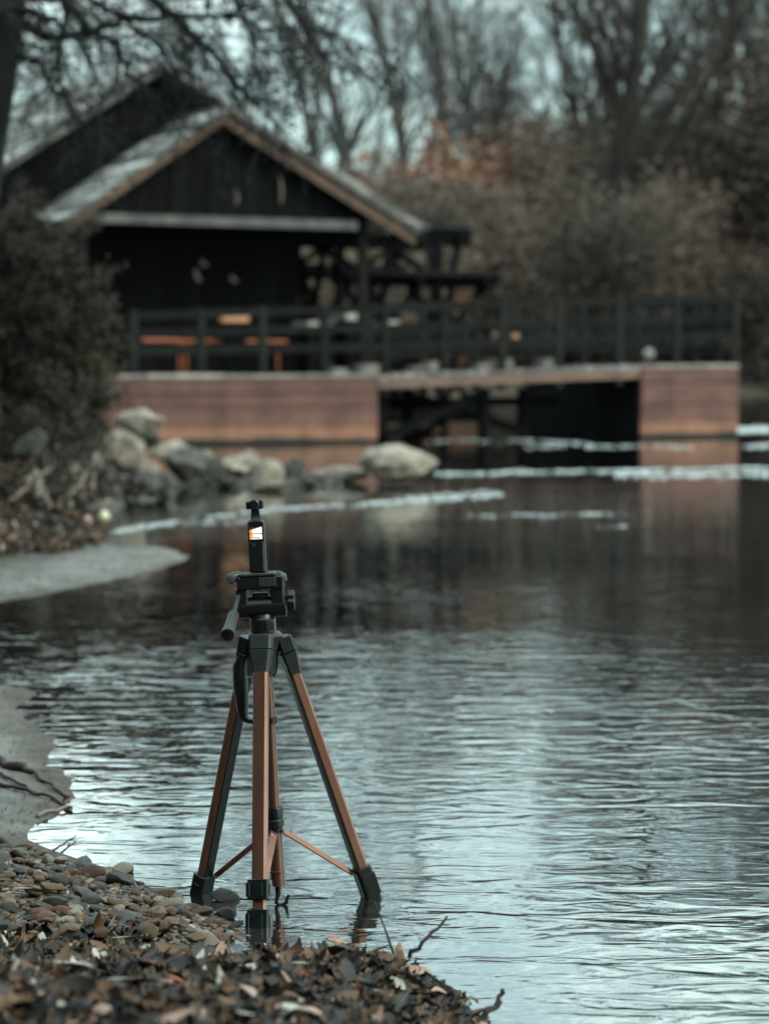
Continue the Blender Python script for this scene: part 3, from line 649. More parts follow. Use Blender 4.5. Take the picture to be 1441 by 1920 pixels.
FT = [  # px of the trunk, distance, type, scale, label
    (700, 97, 0, 1.08, 'tall grey bare tree rising just right of the mill roof'), (775, 101, 1, 1.06, 'slender grey bare tree with upright limbs behind the wheel'), (610, 104, 1, .98, 'grey bare tree behind the right roof slope'),
    (860, 108, 1, 1.1, 'pale forked bare tree left of the russet bush'), (930, 104, 0, .96, 'leaning bare tree above the russet bush'), (1010, 100, 4, .92, 'brown bare tree standing in the middle of the thicket'),
    (1145, 93, 3, 1.12, 'thick dark trunked tree right of the clearing in the branches'), (1060, 99, 2, .95, 'dark tree leaning right across the thicket'), (1240, 104, 4, 1.15, 'brown bare tree with dense twigs behind the float'),
    (1330, 101, 3, .98, 'dark bare tree near the right edge above the float'), (1425, 108, 4, 1.2, 'dense brown bare tree at the right edge'), (1530, 98, 2, 1.15, 'dark tree outside the right edge reaching in with a limb'),
    (520, 110, 0, .95, 'grey bare tree behind the porch gable'), (400, 112, 1, .95, 'grey bare tree behind the mill roof'), (250, 106, 0, .9, 'grey bare tree hidden behind the big gable'), (80, 103, 4, 1.0, 'brown bare tree left of the big gable'),
    (-120, 100, 3, 1.0, 'dark bare tree far left beyond the house'), (1190, 122, 4, 1.4, 'twiggy brown tree in the second row right of the thick trunk'), (1400, 126, 3, 1.35, 'tall dark tree in the second row near the right edge'), (985, 122, 4, 1.25, 'brown bare tree in the second row above the russet bush'), (1285, 119, 2, 1.3, 'dark leaning tree in the second row above the float'),
    (1455, 120, 3, 1.2, 'dark tree in the second row at the right edge'), (1650, 100, 0, 1.0, 'grey bare tree right of the view'), (1800, 104, 4, 1.1, 'brown bare tree further right of the view')]
for (px, D, ty, sc, lab) in FT:
    p = at(px, 700, D); z = far_h(p.x, D)
    place_tree('bare_tree', protos[ty], (p.x, D, z - .1), sc, 0 if ty == 2 else rr.uniform(-.6, .6), lab, 'bare trees on the far bank')

# thicket shrubs on the far bank
BUSH = dict(levels=3, seg=[5, 3, 2, 1], wob=[.2, .25, .25, .2], trop=[.05, .04, .02, 0], taper=[.8, .8, .7, .5], rmin=.013, trunk_lev=0, thin=2, sides=[4, 3, 3, 3], ch=[9, 8, 7], start=[.15, .1, .1],
            ang=[(20, 50), (25, 60), (25, 70)], len=[(.4, .65), (.4, .65), (.4, .7)], rr=[.55, .6, .7])
def bush_proto(seed, H, nst, leafmat, per, size, stem='bark', lspread=.3, step=1):
    t = Tree(seed); g = t.rng
    for i in range(nst):
        a = 2 * math.pi * i / nst + g.random(); t.grow(Vector((math.cos(a) * .5, math.sin(a) * .5, -.2)), Vector((math.cos(a) * .45, math.sin(a) * .45, 1)).normalized(), H * g.uniform(.65, 1), .06, 0, BUSH)
    leaves(t.crown, t.tips[::step], g, per, size, lspread)
    return (mesh_of(t.trunk, 'shrub_stems', M[stem]), mesh_of(t.crown, 'shrub_crown', M[leafmat]))
bp1 = bush_proto(5, 6.0, 9, 'twig_tan', 2, .10); bp2 = bush_proto(6, 6.6, 9, 'twig_umber', 2, .10); bp3 = bush_proto(8, 5.0, 8, 'twig_tan', 2, .11); bp4 = bush_proto(9, 5.6, 7, 'russet', 3, .12); bp5 = bush_proto(10, 6.0, 9, 'twig_grey', 2, .09)
rr = random.Random(3); KN = {0: ('tan', bp1), 1: ('dark brown', bp2), 2: ('sandy brown', bp3), 4: ('grey', bp5)}
for i in range(62):
    px = -60 + i * 28 + rr.uniform(-12, 12)
    if px > 1520: D = rr.uniform(98, 120)
    else: D = rr.choice([91.5, 95, 99, 106, 112]) + rr.uniform(-1, 1)
    p = at(px, 700, D); D += max(0, p.x - 12) * .9
    p = at(px, 700, D)
    if px < 800: ty = rr.choice([4, 4, 0, 4])
    elif px < 1060: ty = rr.choice([0, 2, 0, 2, 1])
    else: ty = rr.choice([1, 1, 2, 1, 0])
    nm, pr = KN[ty]; sc = rr.uniform(.75, 1.25) * (1.0 if px > 830 else .85) * (1 + .55 * min(1, max(0, (px - 840) / 200)) * (D > 97))
    where = 'left of the house' if px < 120 else 'behind the big gable' if px < 330 else 'behind the mill porch' if px < 560 else 'right of the mill roof' if px < 830 else 'above the walkway' if px < 1000 else 'above the dark float end' if px < 1180 else 'above the right float' if px < 1360 else 'at the right edge'
    o = place_tree('shrub', pr, (p.x, D, far_h(p.x, D) - .1), sc, rr.uniform(0, 6), '%s %s bare shrub in the %s row %s' % ('tall' if sc > 1.25 else 'low' if sc < .85 else 'middling', nm, 'front' if D < 97 else 'middle' if D < 104 else 'back', where), 'shrubs of the far bank thicket', ('stems', 'crown')); o['category'] = 'shrub'
for (px, py, D, sc, lab) in ((850, 700, 90, .62, 'low russet leaved bush glowing above the walkway'), (885, 620, 100, 1.5, 'tall russet leaved bush below the forked trees'), (1432, 700, 97, .9, 'russet leaved bush at the right edge')):
    p = at(px, 700, D); o = place_tree('russet_bush', bp4, (p.x, D, far_h(p.x, D) - .1), sc, 1.3, lab, None, ('stems', 'crown')); o['category'] = 'shrub'
# far woodland that closes the view between the trunks
tw = MB(); rr = random.Random(12)
for i in range(26000):
    x = rr.uniform(-70, 90); y = rr.uniform(118, 150); top = 7.5 + 3.5 * mnoise.noise(Vector((x * .09, 0, 5))); z = rr.uniform(0, 1) ** .8 * top + far_h(x, y) * .6
    d = Vector((rr.uniform(-.5, .5), rr.uniform(-.3, .3), 1)).normalized(); ln = rr.uniform(.6, 1.6); wd = rr.uniform(.015, .05); a = Vector((x, y, z)); b = a + d * ln; s_ = Vector((wd, 0, 0))
    tw.add([a - s_, a + s_, b + s_ * .4, b - s_ * .4], [(0, 1, 2, 3)])
tag(make('far_woodland', tw, M['twig_umber'], origin=Vector((0, 118, 0))), 'distant brown brushwood behind the far bank trees', kind='stuff')

# overhanging tree on the near left bank
DT = 15.0
tx = at(-55, 200, DT).x
t = Tree(101)
root = empty('overhanging_tree', (tx, DT, gh(tx, DT) - .1), 'dark tree at the left edge overhanging the mill with drooping branches', 'tree')
zg = gh(tx, DT) - .2
tr = MB(); tr.tube([Vector((tx - .10, DT, zg)), Vector((tx - .06, DT, 1.6)), Vector((tx + .10, DT, 2.7)), Vector((tx + .22, DT + .1, 3.6)), Vector((tx + .1, DT + .2, 5.2)), Vector((tx - .1, DT + .1, 7.5)), Vector((tx, DT, 9.5))], [.22, .17, .18, .17, .12, .07, .02], 10)
make('trunk', tr, M['near_bark'], root, True)
LIMBS = [([(20, -60), (170, -90), (300, 0), (340, 45), (400, 105), (462, 172), (505, 215)], .05, 0), ([(30, 40), (110, 75), (190, 55), (250, 30), (370, 25), (500, 50), (650, 72)], .042, .3),
         ([(20, -80), (100, -40), (120, 0), (116, 90), (100, 146), (60, 180)], .035, -.3), ([(20, -30), (90, -20), (150, 25), (185, 65), (230, 100), (236, 135), (270, 170)], .04, .2),
         ([(-20, 60), (30, 100), (75, 126), (120, 160), (131, 212)], .038, 0), ([(10, -150), (250, -190), (430, -120), (520, -20), (560, 40), (620, 120)], .045, -.4), ([(0, -180), (200, -260), (330, -200), (390, -90), (450, 10), (480, 90)], .045, .5),
         ([(0, 20), (60, 20), (120, 50), (160, 110), (190, 160)], .035, -.5), ([(-10, -20), (70, 0), (150, -10), (260, 60), (330, 130), (350, 175)], .035, .6)]
CR = dict(levels=3, seg=[4, 3, 2, 1], wob=[.16, .22, .25, .2], trop=[-.05, -.03, -.02, 0], taper=[.8, .8, .7, .5], rmin=.003, trunk_lev=-1, thin=2, sides=[4, 3, 3, 3], ch=[5, 4, 0], start=[.1, .1, .1], ang=[(20, 60), (25, 65), (25, 70)], len=[(.4, .7), (.4, .7), (.4, .7)], rr=[.6, .6, .7])
CR['levels'] = 2
for (pts, r0, off) in LIMBS:
    pth = [Vector((tx + .15, DT + .1, at(0, pts[0][1], DT).z - .05))] + [at(x, y, DT + off) for x, y in pts]
    fine = []
    for i in range(len(pth) - 1):
        for k in range(3): fine.append(pth[i].lerp(pth[i + 1], k / 3) + Vector((t.rng.gauss(0, .015), t.rng.gauss(0, .03), t.rng.gauss(0, .015))))
    fine.append(pth[-1]); n = len(fine); lm = MB()
    lm.tube(fine, [max(.006, r0 * (1 - .85 * i / n)) for i in range(n)], 6); make('limb', lm, M['near_bark'], root, True)
    for i in range(4, n):
        for _ in range(2 if fine[i].x > at(330, 0, DT).x else 1):
            d = (fine[i] - fine[i - 1]).normalized(); ang = R(t.rng.uniform(25, 65)); dc = d * math.cos(ang) + perp(d, t.rng) * math.sin(ang); dc.z -= .15
            t.grow(fine[i].copy(), dc.normalized(), t.rng.uniform(.25, .6), .007, 0, CR)
lf = MB(); leaves(lf, t.tips, t.rng, 1, .016, .03)
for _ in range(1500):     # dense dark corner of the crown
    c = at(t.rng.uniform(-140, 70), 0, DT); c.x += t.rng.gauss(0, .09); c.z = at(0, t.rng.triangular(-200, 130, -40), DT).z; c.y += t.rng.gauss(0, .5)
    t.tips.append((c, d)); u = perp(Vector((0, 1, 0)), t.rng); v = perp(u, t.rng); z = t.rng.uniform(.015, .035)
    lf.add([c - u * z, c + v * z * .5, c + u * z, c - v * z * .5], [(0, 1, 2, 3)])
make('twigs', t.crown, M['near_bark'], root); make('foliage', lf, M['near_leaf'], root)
# upper crown, out of the picture, seen in the river
up = Tree(55)
for i in range(16):
    a = i * 2.4; z0 = 3.4 + i * .32; dx = .55 if i % 3 else .2
    up.grow(Vector((tx + .05, DT + .1, z0)), Vector((math.cos(a) * .7 + dx, math.sin(a) * .7, .38)).normalized(), 3.3 - i * .10, .06, 0, dict(BUSH, rmin=.004))
leaves(up.crown, up.tips, up.rng, 3, .035, .12)
make('upper_branches', up.crown, M['near_bark'], root)
if up.trunk.v: make('limb', up.trunk, M['near_bark'], root)

# shrubs and trees along the near bank, left of the view, that darken the left side
M['near_twig'] = pm('near_twig', (.018, .02, .016), (.04, .038, .03), 1, .9)
bp6 = bush_proto(14, 4.2, 10, 'near_twig', 8, .04, 'near_bark', .16)
for i, (x, y, sc, lab) in enumerate(((-5.2, 4.2, 1.1, 'dark shrub on the near bank level with the tripod'), (-6.2, 7.2, 1.2, 'dark shrub on the near bank beside the small inlet'), (-6.8, 10.4, 1.1, 'dark shrub behind the far sand bar'), (-4.8, 1.2, 1.1, 'dark shrub on the near bank beside the photographer'), (-7.2, 13.4, 1.1, 'dark shrub behind the overhanging tree'))):
    o = place_tree('shrub', bp6, (x, y, gh(x, y) - .1), sc, i * 1.1, lab, 'dark shrubs of the near bank', ('stems', 'crown')); o['category'] = 'shrub'
for i in range(11):  # unseen shrubs added to cut the sky light on camera-facing surfaces
    a = R(150 + i * 19); x, y = 11.5 * math.cos(a) * 1.0, -3 + 11.5 * math.sin(a)
    if a > R(330): x, y = 7.5, -12 - (i - 9) * 3
    o = place_tree('shrub', bp6, (x, y, gh(x, y) - .1), 2.3 + .3 * (i % 3), i * 2.3, ['tall dense shrub behind the photographer at left', 'tall dense shrub behind the photographer', 'tall dense shrub behind the photographer at right'][min(2, i // 4)], 'tall shrubs behind the photographer', ('stems', 'crown')); o['category'] = 'shrub'
# evergreen bush on the left bank
def blob_bush(name, label, blobs, n, leaf, mat, seed, stems=True):
    g = random.Random(seed); mb = MB(); c0 = blobs[0][0]
    tot = sum(b[1] ** 2 for b in blobs)
    for (c, r_) in blobs:
        for _ in range(int(n * r_ * r_ / tot)):
            d = Vector((g.gauss(0, 1), g.gauss(0, 1), g.gauss(0, 1))).normalized(); q = r_ * (g.random() ** .33) * (1 + .18 * mnoise.noise(d * 2.3 + c)); p = c + Vector((d.x, d.y, d.z * .95)) * q
            if mnoise.noise(p * 5.5) + .5 * mnoise.noise(p * 13) < -.08: continue
            u = (d + perp(d, g) * 1.2 + Vector((0, 0, -.3))).normalized(); v = perp(u, g); z = leaf * g.uniform(.6, 1.5)
            mb.add([p - u * z, p + v * z * .4, p + u * z, p - v * z * .4], [(0, 1, 2, 3)])
    root = empty(name, (c0.x, c0.y, gh(c0.x, c0.y)), label, 'bush'); make('foliage', mb, M[mat], root)
    sp_ = Tree(seed + 1)
    for _ in range(110):
        (c, r_) = g.choice(blobs); dd_ = Vector((g.gauss(0, 1), g.gauss(0, 1) - .3, g.gauss(0, 1) + .2)).normalized(); sp_.grow(c + dd_ * r_ * .7, (dd_ + Vector((0, 0, .35))).normalized(), g.uniform(.10, .26), .006, 0, dict(CR, trop=[.02, 0, 0, 0]))
    lf_ = MB(); leaves(lf_, sp_.tips, g, 4, leaf * .8, .03); make('sprigs', sp_.crown, M['bush_stem'], root); make('sprig_leaves', lf_, M[mat], root)
    st = MB(); base = Vector((c0.x - .2, c0.y, gh(c0.x - .2, c0.y) - .1))
    for (c, r_) in blobs: st.tube([base, base.lerp(c, .5) + Vector((0, 0, .1)), c], [.05, .035, .01], 6)
    make('stems', st, M['bush_stem'], root); return root
DB = 17.5
blob_bush('evergreen_bush', 'dark evergreen bush on the left bank beside the mill', [(at(x, y, DB + o), r / 267) for (x, y, r, o) in
    ((60, 520, 105, 0), (40, 640, 130, .2), (130, 610, 85, -.1), (110, 700, 90, -.2), (20, 450, 80, .1), (-80, 560, 160, .3), (90, 455, 52, 0), (165, 680, 55, -.1), (150, 545, 45, 0), (-40, 720, 120, 0), (-200, 600, 170, .3), (30, 780, 80, -.2), (195, 640, 32, .1), (40, 845, 70, -.7), (110, 800, 70, -.6), (-60, 860, 110, -.8), (150, 760, 55, -.4))], 50000, .022, 'bush_leaf', 21)

# ------------------------------------------------------------------ boulders
def rock_mesh(seed, sub=3, flat=.75, rough=.42, facets=9):
    bm_ = __import__('bmesh').new(); __import__('bmesh').ops.create_icosphere(bm_, subdivisions=sub, radius=1.0); g = random.Random(seed); off = Vector((g.random() * 50, g.random() * 50, 0))
    planes = [(Vector((g.gauss(0, 1), g.gauss(0, 1), g.gauss(0, 1))).normalized(), g.uniform(.55, .85)) for _ in range(facets)]
    for v in bm_.verts:
        p = v.co.normalized(); q = 1 + rough * mnoise.noise(p * 1.3 + off) + rough * .35 * mnoise.noise(p * 3.5 + off); p = p * q
        for n_, h_ in planes:
            e = p.dot(n_) - h_
            if e > 0: p = p - n_ * e * .85
        v.co = Vector((p.x, p.y, p.z * flat))
    me = bpy.data.meshes.new('boulder'); bm_.to_mesh(me); bm_.free(); me.polygons.foreach_set('use_smooth', np.ones(len(me.polygons), dtype=bool))
    try: me.set_sharp_from_angle(angle=R(32))
    except Exception: pass
    return me
RK = [rock_mesh(s, 3) for s in (1, 2, 3, 4, 5)]
BO = [  # px centre, px bottom, width px, height px, D override, material, label
    (745, 908, 128, 78, None, 'rock', 'large pale rounded boulder standing alone in the river'),
    (640, 905, 100, 32, None, 'rock', 'low flat boulder just left of the large river boulder'),
    (508, 915, 66, 48, None, 'rock', 'pale blocky boulder in the middle of the rock row'), (450, 902, 84, 46, None, 'rock', 'broad tan boulder in the rock row left of the middle'),
    (548, 902, 50, 40, None, 'rock_dark', 'dark boulder at the right end of the rock row'), (505, 920, 60, 22, None, 'rock', 'small pale wet stone in front of the rock row'),
    (400, 908, 60, 52, None, 'rock_dark', 'dark boulder between the tan boulders of the row'), (352, 908, 92, 62, None, 'rock_dark', 'jagged dark boulder at the left of the rock row'), (322, 868, 80, 40, 21.5, 'rock', 'tan slab leaning behind the jagged boulder'),
    (385, 885, 46, 36, 21.3, 'rock', 'small pinkish stone on the rock row'), (268, 916, 66, 56, 18.6, 'rock', 'smooth pale boulder at the foot of the bank'), (226, 888, 88, 84, 18.4, 'rock', 'upright tan boulder leaning on the bank'),
    (262, 822, 96, 50, 19.0, 'rock', 'flat topped pale boulder jutting over the red hull'), (262, 842, 86, 44, 19.2, 'rock_dark', 'dark boulder under the flat topped one'), (185, 770, 60, 52, 18.3, 'rock', 'pale streaked boulder high on the bank below the bush'),
    (150, 800, 70, 40, 18.0, 'rock_dark', 'grey boulder half covered by the bush'), (80, 908, 120, 78, 17.0, 'rock_dark', 'large dark grey boulder low on the left bank'), (175, 850, 60, 46, 18.0, 'rock_dark', 'small grey stone between bush and tan boulder'),
    (12, 940, 50, 44, 16.5, 'rock_dark', 'dark boulder at the left picture edge'), (60, 860, 70, 50, 16.2, 'rock_dark', 'dark angular rock under the bush at left'), (130, 905, 54, 44, 16.6, 'rock', 'tan rock behind the curved branch'), (105, 850, 46, 34, 17.2, 'rock', 'small pale rock high on the bank under the bush'), (200, 925, 40, 28, 18.0, 'rock_dark', 'small dark rock at the waterline under the tan boulder'), (340, 892, 40, 30, 20.8, 'rock', 'pale sharp stone atop the jagged boulder'), (470, 878, 44, 30, 21.4, 'rock', 'pale stone behind the middle of the row'), (600, 905, 44, 26, None, 'rock', 'pale stone between the row and the flat boulder'), (310, 915, 40, 26, None, 'rock_dark', 'small dark stone at the waterline of the row'), (430, 915, 40, 20, None, 'rock_dark', 'little wet stone below the tan boulder'), (580, 912, 30, 16, None, 'rock_dark', 'little wet stone right of the row')]
for i, (px, pb, wp, hp, D, mt, lab) in enumerate(BO):
    if D is None: p = gnd(px, pb); D = p.y
    s_ = FPX / D; c = at(px, pb - hp / 2, D); me = RK[i % 5].copy(); me.materials.clear(); me.materials.append(M[mt])
    o = bpy.data.objects.new('boulder', me); COL.objects.link(o); sx = wp / s_ / 2 * 1.1; sz = hp / s_ / 2 / .72 * 1.1
    o.location = c; o.scale = (sx, sx * .9, sz); o.rotation_euler = (0, 0, i * 1.7 if i else .4)
    tag(o, lab, 'boulder', 'boulders along the left bank and rock row')
# packed rubble under the boulders
g = random.Random(8); mb = MB(); ico = rock_mesh(9, 1, .8); iv = [v.co.copy() for v in ico.vertices]; fi = [tuple(p.vertices) for p in ico.polygons]
for _ in range(520):
    px = g.uniform(20, 320); py = g.uniform(740, 925); D = 17.6 + (925 - py) * .012 + g.uniform(-.3, .5); p = at(px, py, D)
    if py < 860 and px > 250: continue
    s_ = g.uniform(.03, .09); ro = Matrix.Rotation(g.random() * 6, 3, 'Z') @ Matrix.Rotation(g.random() * 6, 3, 'X'); p.z = min(p.z, max(.02, gh(p.x, p.y) + .15))
    mb.add([p + ro @ (v * s_) for v in iv], fi)
for _ in range(160):
    px = g.uniform(300, 640); p = gnd(px, g.uniform(893, 912)); s_ = g.uniform(.03, .08); ro = Matrix.Rotation(g.random() * 6, 3, 'Z'); mb.add([p + ro @ (v * s_) for v in iv], fi)
tag(make('rubble', mb, M['rock_dark'], origin=Vector((-1.8, 18, 0))), 'broken rubble packed between the boulders', kind='stuff')

# roots and driftwood on the bank
def stick(name, pts, rad, mat, label, cat='stick', group=None, D=None, sides=7, twigs=0, seed=1):
    g = random.Random(seed); P = [at(p[0], p[1], p[2]) if len(p) == 3 else ground_hit(*p) + Vector((0, 0, .006)) for p in pts]
    fine = []
    for i in range(len(P) - 1):
        for k in range(4): fine.append(P[i].lerp(P[i + 1], k / 4) + Vector((g.gauss(0, 1), g.gauss(0, 1), g.gauss(0, 1))) * rad * .35)
    fine.append(P[-1]); n = len(fine); mb = MB(); mb.tube(fine, [rad * (1 - .6 * i / n) * g.uniform(.85, 1.15) for i in range(n)], sides)
    o = make(name, mb, M[mat], None, True, origin=P[0]); tag(o, label, cat, group)
    for i in range(twigs):
        k = g.randrange(2, n - 1); d = perp((fine[k] - fine[k - 1]).normalized(), g); m2 = MB(); m2.tube([fine[k], fine[k] + d * rad * 4 + (fine[k] - fine[k - 1]), fine[k] + d * rad * 9 + (fine[k] - fine[k - 1]) * 3], [rad * .4, rad * .3, rad * .12], 5); make('side_twig', m2, M[mat], o, True)
    return o
stick('driftwood_branch', [(60, 965, 15.5), (110, 945, 15.6), (150, 925, 15.8), (172, 890, 16), (182, 850, 16.2)], .030, 'driftwood', 'pale curved branch leaning on the bank below the bush', 'branch', seed=3)
stick('root', [(70, 935, 15), (72, 905, 15.1), (66, 880, 15.2)], .025, 'driftwood', 'short upright grey root on the left bank', 'root', seed=4)
for i_, (x_, y_, dx_, dy_, lab_) in enumerate(((20, 940, 50, -60, 'grey twig leaning up from the debris at the left edge'), (95, 955, -30, -70, 'thin pale root standing in the bank debris'), (125, 930, 40, -45, 'short pale twig beside the curved branch'), (40, 900, 60, -25, 'pale root crossing the dark boulder'), (160, 945, 18, -60, 'upright grey twig near the water edge'), (10, 975, 80, -20, 'long grey twig lying over the debris heap'))):
    D_ = 14.6 + i_ * .15; stick('root', [(x_, y_, D_), (x_ + dx_ * .5 + 6, y_ + dy_ * .45, D_ + .1), (x_ + dx_, y_ + dy_, D_ + .25)], .012, 'driftwood', lab_, 'root', seed=40 + i_, twigs=1)
stick('root', [(188, 955, 16), (206, 935, 16.1), (200, 915, 16.3)], .018, 'driftwood', 'small pale hooked root near the water edge', 'root', seed=5)
stick('dark_branch', [(60, 970, 14), (110, 982, 13.9), (150, 988, 13.8), (178, 1000, 13.6)], .028, 'dark_stick', 'dark branch lying along the debris towards the water', 'branch', seed=6)
stick('dark_branch', [(30, 1000, 13.2), (90, 1018, 12.9), (128, 1040, 12.5)], .016, 'dark_stick', 'thin dark branch at the edge of the far sand bar', 'branch', seed=7)
for (px, py, sz, c, lab) in ((194, 970, .075, (.62, .62, .45), 'pale yellowish block of litter at the water edge'), (164, 978, .06, (.45, .3, .26), 'pinkish stone left of the pale litter block')):
    D = 14.2; me = RK[2 if px < 180 else 3].copy(); me.materials.clear(); me.materials.append(pm('litter', c, tuple(x * 1.2 for x in c), 9, .7)); o = bpy.data.objects.new('litter_block' if px > 180 else 'pink_stone', me); COL.objects.link(o)
    o.location = at(px, py, D); o.scale = (sz * .5, sz * .5, sz * .7); tag(o, lab, 'litter' if px > 180 else 'stone')

# ------------------------------------------------------------------ leaves
def leaf_geo(g):
    ln = 1.0; wd = g.uniform(.28, .5); curl = g.uniform(-.6, .9); fold = g.uniform(.1, .5); tw = g.uniform(-.5, .5); vs_ = []; n = 5
    for i in range(n + 1):
        t = i / n; w_ = wd * math.sin(math.pi * min(.97, max(.03, t)) ** .85) * .5; z = curl * (t - .5) ** 2; y = t - .5; a = tw * (t - .5)
        for s_ in (-1, 0, 1): vs_.append(Vector((s_ * w_ * math.cos(a), y, z + abs(s_) * w_ * fold + s_ * w_ * math.sin(a))))
    fs = []
    for i in range(n):
        for k in range(2): b = i * 3 + k; fs.append((b, b + 1, b + 4, b + 3))
    return vs_, fs
g = random.Random(31); LG = [leaf_geo(g) for _ in range(8)]
def pose(g, size, tilt=.5):
    return Matrix.Rotation(g.uniform(0, 6.28), 3, 'Z') @ Matrix.Rotation(g.gauss(0, tilt), 3, 'X') @ Matrix.Rotation(g.gauss(0, tilt), 3, 'Y') * size
def in_poly(p, poly):
    c = False; j = len(poly) - 1
    for i in range(len(poly)):
        if (poly[i][1] > p[1]) != (poly[j][1] > p[1]) and p[0] < (poly[j][0] - poly[i][0]) * (p[1] - poly[i][1]) / (poly[j][1] - poly[i][1] + 1e-9) + poly[i][0]: c = not c
        j = i
    return c
def scatter_bank(g, n):
    X = np.array([g.uniform(-.8, .22) for _ in range(n * 3)]); Y = np.array([g.uniform(2.2, 4.1) for _ in range(n * 3)]); Z = ground_h(X, Y); D_ = sdf(X, Y)
    ok = (Z > .025) & (D_ > .01) & (Y < 4.02 - .12 * np.clip((-X - .35) / .4, -.4, .6)) & (X > -.19 * Y)
    return [Vector((X[i], Y[i], Z[i])) for i in np.nonzero(ok)[0][:n]]
def scatter(g, poly, n, zmin=.0):
    xs_ = [p[0] for p in poly]; ys_ = [p[1] for p in poly]; res = []
    cand = []
    while len(cand) < n:
        p = (g.uniform(min(xs_), max(xs_)), g.uniform(min(ys_), max(ys_)))
        if in_poly(p, poly): cand.append(p)
    P = np.array(cand); Z = np.zeros(len(P))
    for _ in range(14):
        dx = (P[:, 0] - 720.5) / FPX; dy = (960 - P[:, 1]) / FPX; ry = _up.y * dy + _fw.y; rz = _up.z * dy + _fw.z; tt = (Z - HC) / rz; X = dx * tt; Y = ry * tt; Zo = Z; Z = .5 * Zo + .5 * np.maximum(-.05, ground_h(X, Y))
    return [Vector((X[i], Y[i], Z[i])) for i in range(len(P)) if abs(Z[i] - Zo[i]) < .004]
FORE = [(-60, 1670), (60, 1700), (180, 1745), (300, 1775), (420, 1792), (560, 1795), (680, 1793), (760, 1800), (835, 1850), (880, 1920), (895, 1990), (-60, 1990)]
names = ['brown', 'dark', 'pale grey', 'pinkish tan', 'orange']
lm = {}
def leaf_mesh(k, c):
    if (k, c) not in lm:
        me = bpy.data.meshes.new('dead_leaf'); me.from_pydata([tuple(v) for v in LG[k][0]], [], LG[k][1]); me.materials.append(LEAF[c][1]); me.polygons.foreach_set('use_smooth', np.ones(len(me.polygons), dtype=bool)); lm[(k, c)] = me
    return lm[(k, c)]
for p in scatter_bank(g, 200):
    c = g.choices(range(5), [5, 3.5, 1.2, .9, .35])[0]; k = g.randrange(8); o = bpy.data.objects.new('dead_leaf', leaf_mesh(k, c)); COL.objects.link(o)
    s_ = g.uniform(.03, .075); o.matrix_world = Matrix.Translation(p + Vector((0, 0, .016))) @ pose(g, s_, .4).to_4x4()
    zone = 'at the left edge' if p.x < -.42 else 'left of the tripod' if p.x < -.26 else 'in front of the tripod' if p.x < -.12 else 'on the muddy point' if p.x < .02 else 'at the tip of the muddy point'
    row = 'low in the picture' if p.y < 2.95 else 'amid the litter' if p.y < 3.4 else 'near the water'
    tag(o, '%s %s dead leaf %s %s' % ('large' if s_ > .058 else 'middling' if s_ > .044 else 'small', names[c], zone, row), 'leaf', 'dead leaves on the near bank')
for ci, cnt in ((0, 800), (1, 1500), (2, 150), (3, 90)):
    mb = MB()
    for p in scatter_bank(g, int(cnt * (2.4 if ci < 2 else 1.0))):
        vs_, fs = LG[g.randrange(8)]; m_ = pose(g, g.uniform(.018, .055), .38); mb.add([p + Vector((0, 0, g.uniform(.0, .014))) + m_ @ v for v in vs_], fs)
    tag(make('leaf_litter', mb, LEAF[ci][1], None, True, origin=Vector((-.2, 3.6, .05))), '%s leaf litter matted over the near bank' % names[ci], kind='stuff')
for (px, py, s_, c, rz, lab) in ((70, 1700, .10, 2, 1.0, 'large pale curled leaf at the left of the near bank'), (145, 1850, .085, 2, .9, 'long pale leaf low in the foreground at left'), (255, 1880, .075, 2, 1.3, 'broad pale leaf in the blurred foreground'), (250, 1790, .07, 2, 1.5, 'pale grey leaf beside the tripod gravel'), (465, 1895, .055, 3, .3, 'pinkish leaf in the middle of the foreground')):
    o = bpy.data.objects.new('dead_leaf', leaf_mesh(3 if c == 2 else 5, c)); COL.objects.link(o); o.matrix_world = Matrix.Translation(ground_hit(px, py) + Vector((0, 0, .025))) @ (Matrix.Rotation(rz, 3, 'Z') @ Matrix.Rotation(.25, 3, 'Y') * s_).to_4x4(); tag(o, lab, 'leaf')
# debris on the far sand bar and the bank foot
DEB = [(-40, 935), (60, 930), (150, 950), (205, 985), (200, 1020), (120, 1040), (-40, 1045)]
for ci, cnt in ((0, 700), (1, 700), (2, 110), (3, 60)):
    mb = MB()
    for p in scatter(g, DEB, cnt):
        vs_, fs = LG[g.randrange(8)]; m_ = pose(g, g.uniform(.03, .08), .8); mb.add([p + Vector((0, 0, g.uniform(.0, .05))) + m_ @ v for v in vs_], fs)
    tag(make('bank_debris', mb, LEAF[ci][1], None, True, origin=Vector((-1.8, 13.5, .1))), '%s leaf debris heaped behind the far sand bar' % names[ci], kind='stuff')
for poly, sz0, sz1, cnt in (([(-30, 1290), (40, 1300), (75, 1370), (95, 1440), (110, 1515), (40, 1575), (-30, 1580)], .004, .014, 420), ([(-30, 1135), (110, 1105), (300, 1065), (350, 1042), (205, 1015), (-30, 1050)], .008, .03, 420)):
    mb = MB()
    for p in scatter(g, poly, cnt):
        vs_, fs = LG[g.randrange(8)]; m_ = pose(g, g.uniform(sz0, sz1), .2); mb.add([p + Vector((0, 0, .004)) + m_ @ v for v in vs_], fs)
    tag(make('sand_litter', mb, LEAF[1][1], None, True, origin=Vector((-1.0, poly[0][1] * .001, 0))), 'dark specks of leaf litter strewn over the %s sand bar' % ('near' if sz1 < .02 else 'far'), kind='stuff')
BK = [(-40, 790), (120, 800), (200, 880), (215, 930), (120, 950), (-40, 950)]
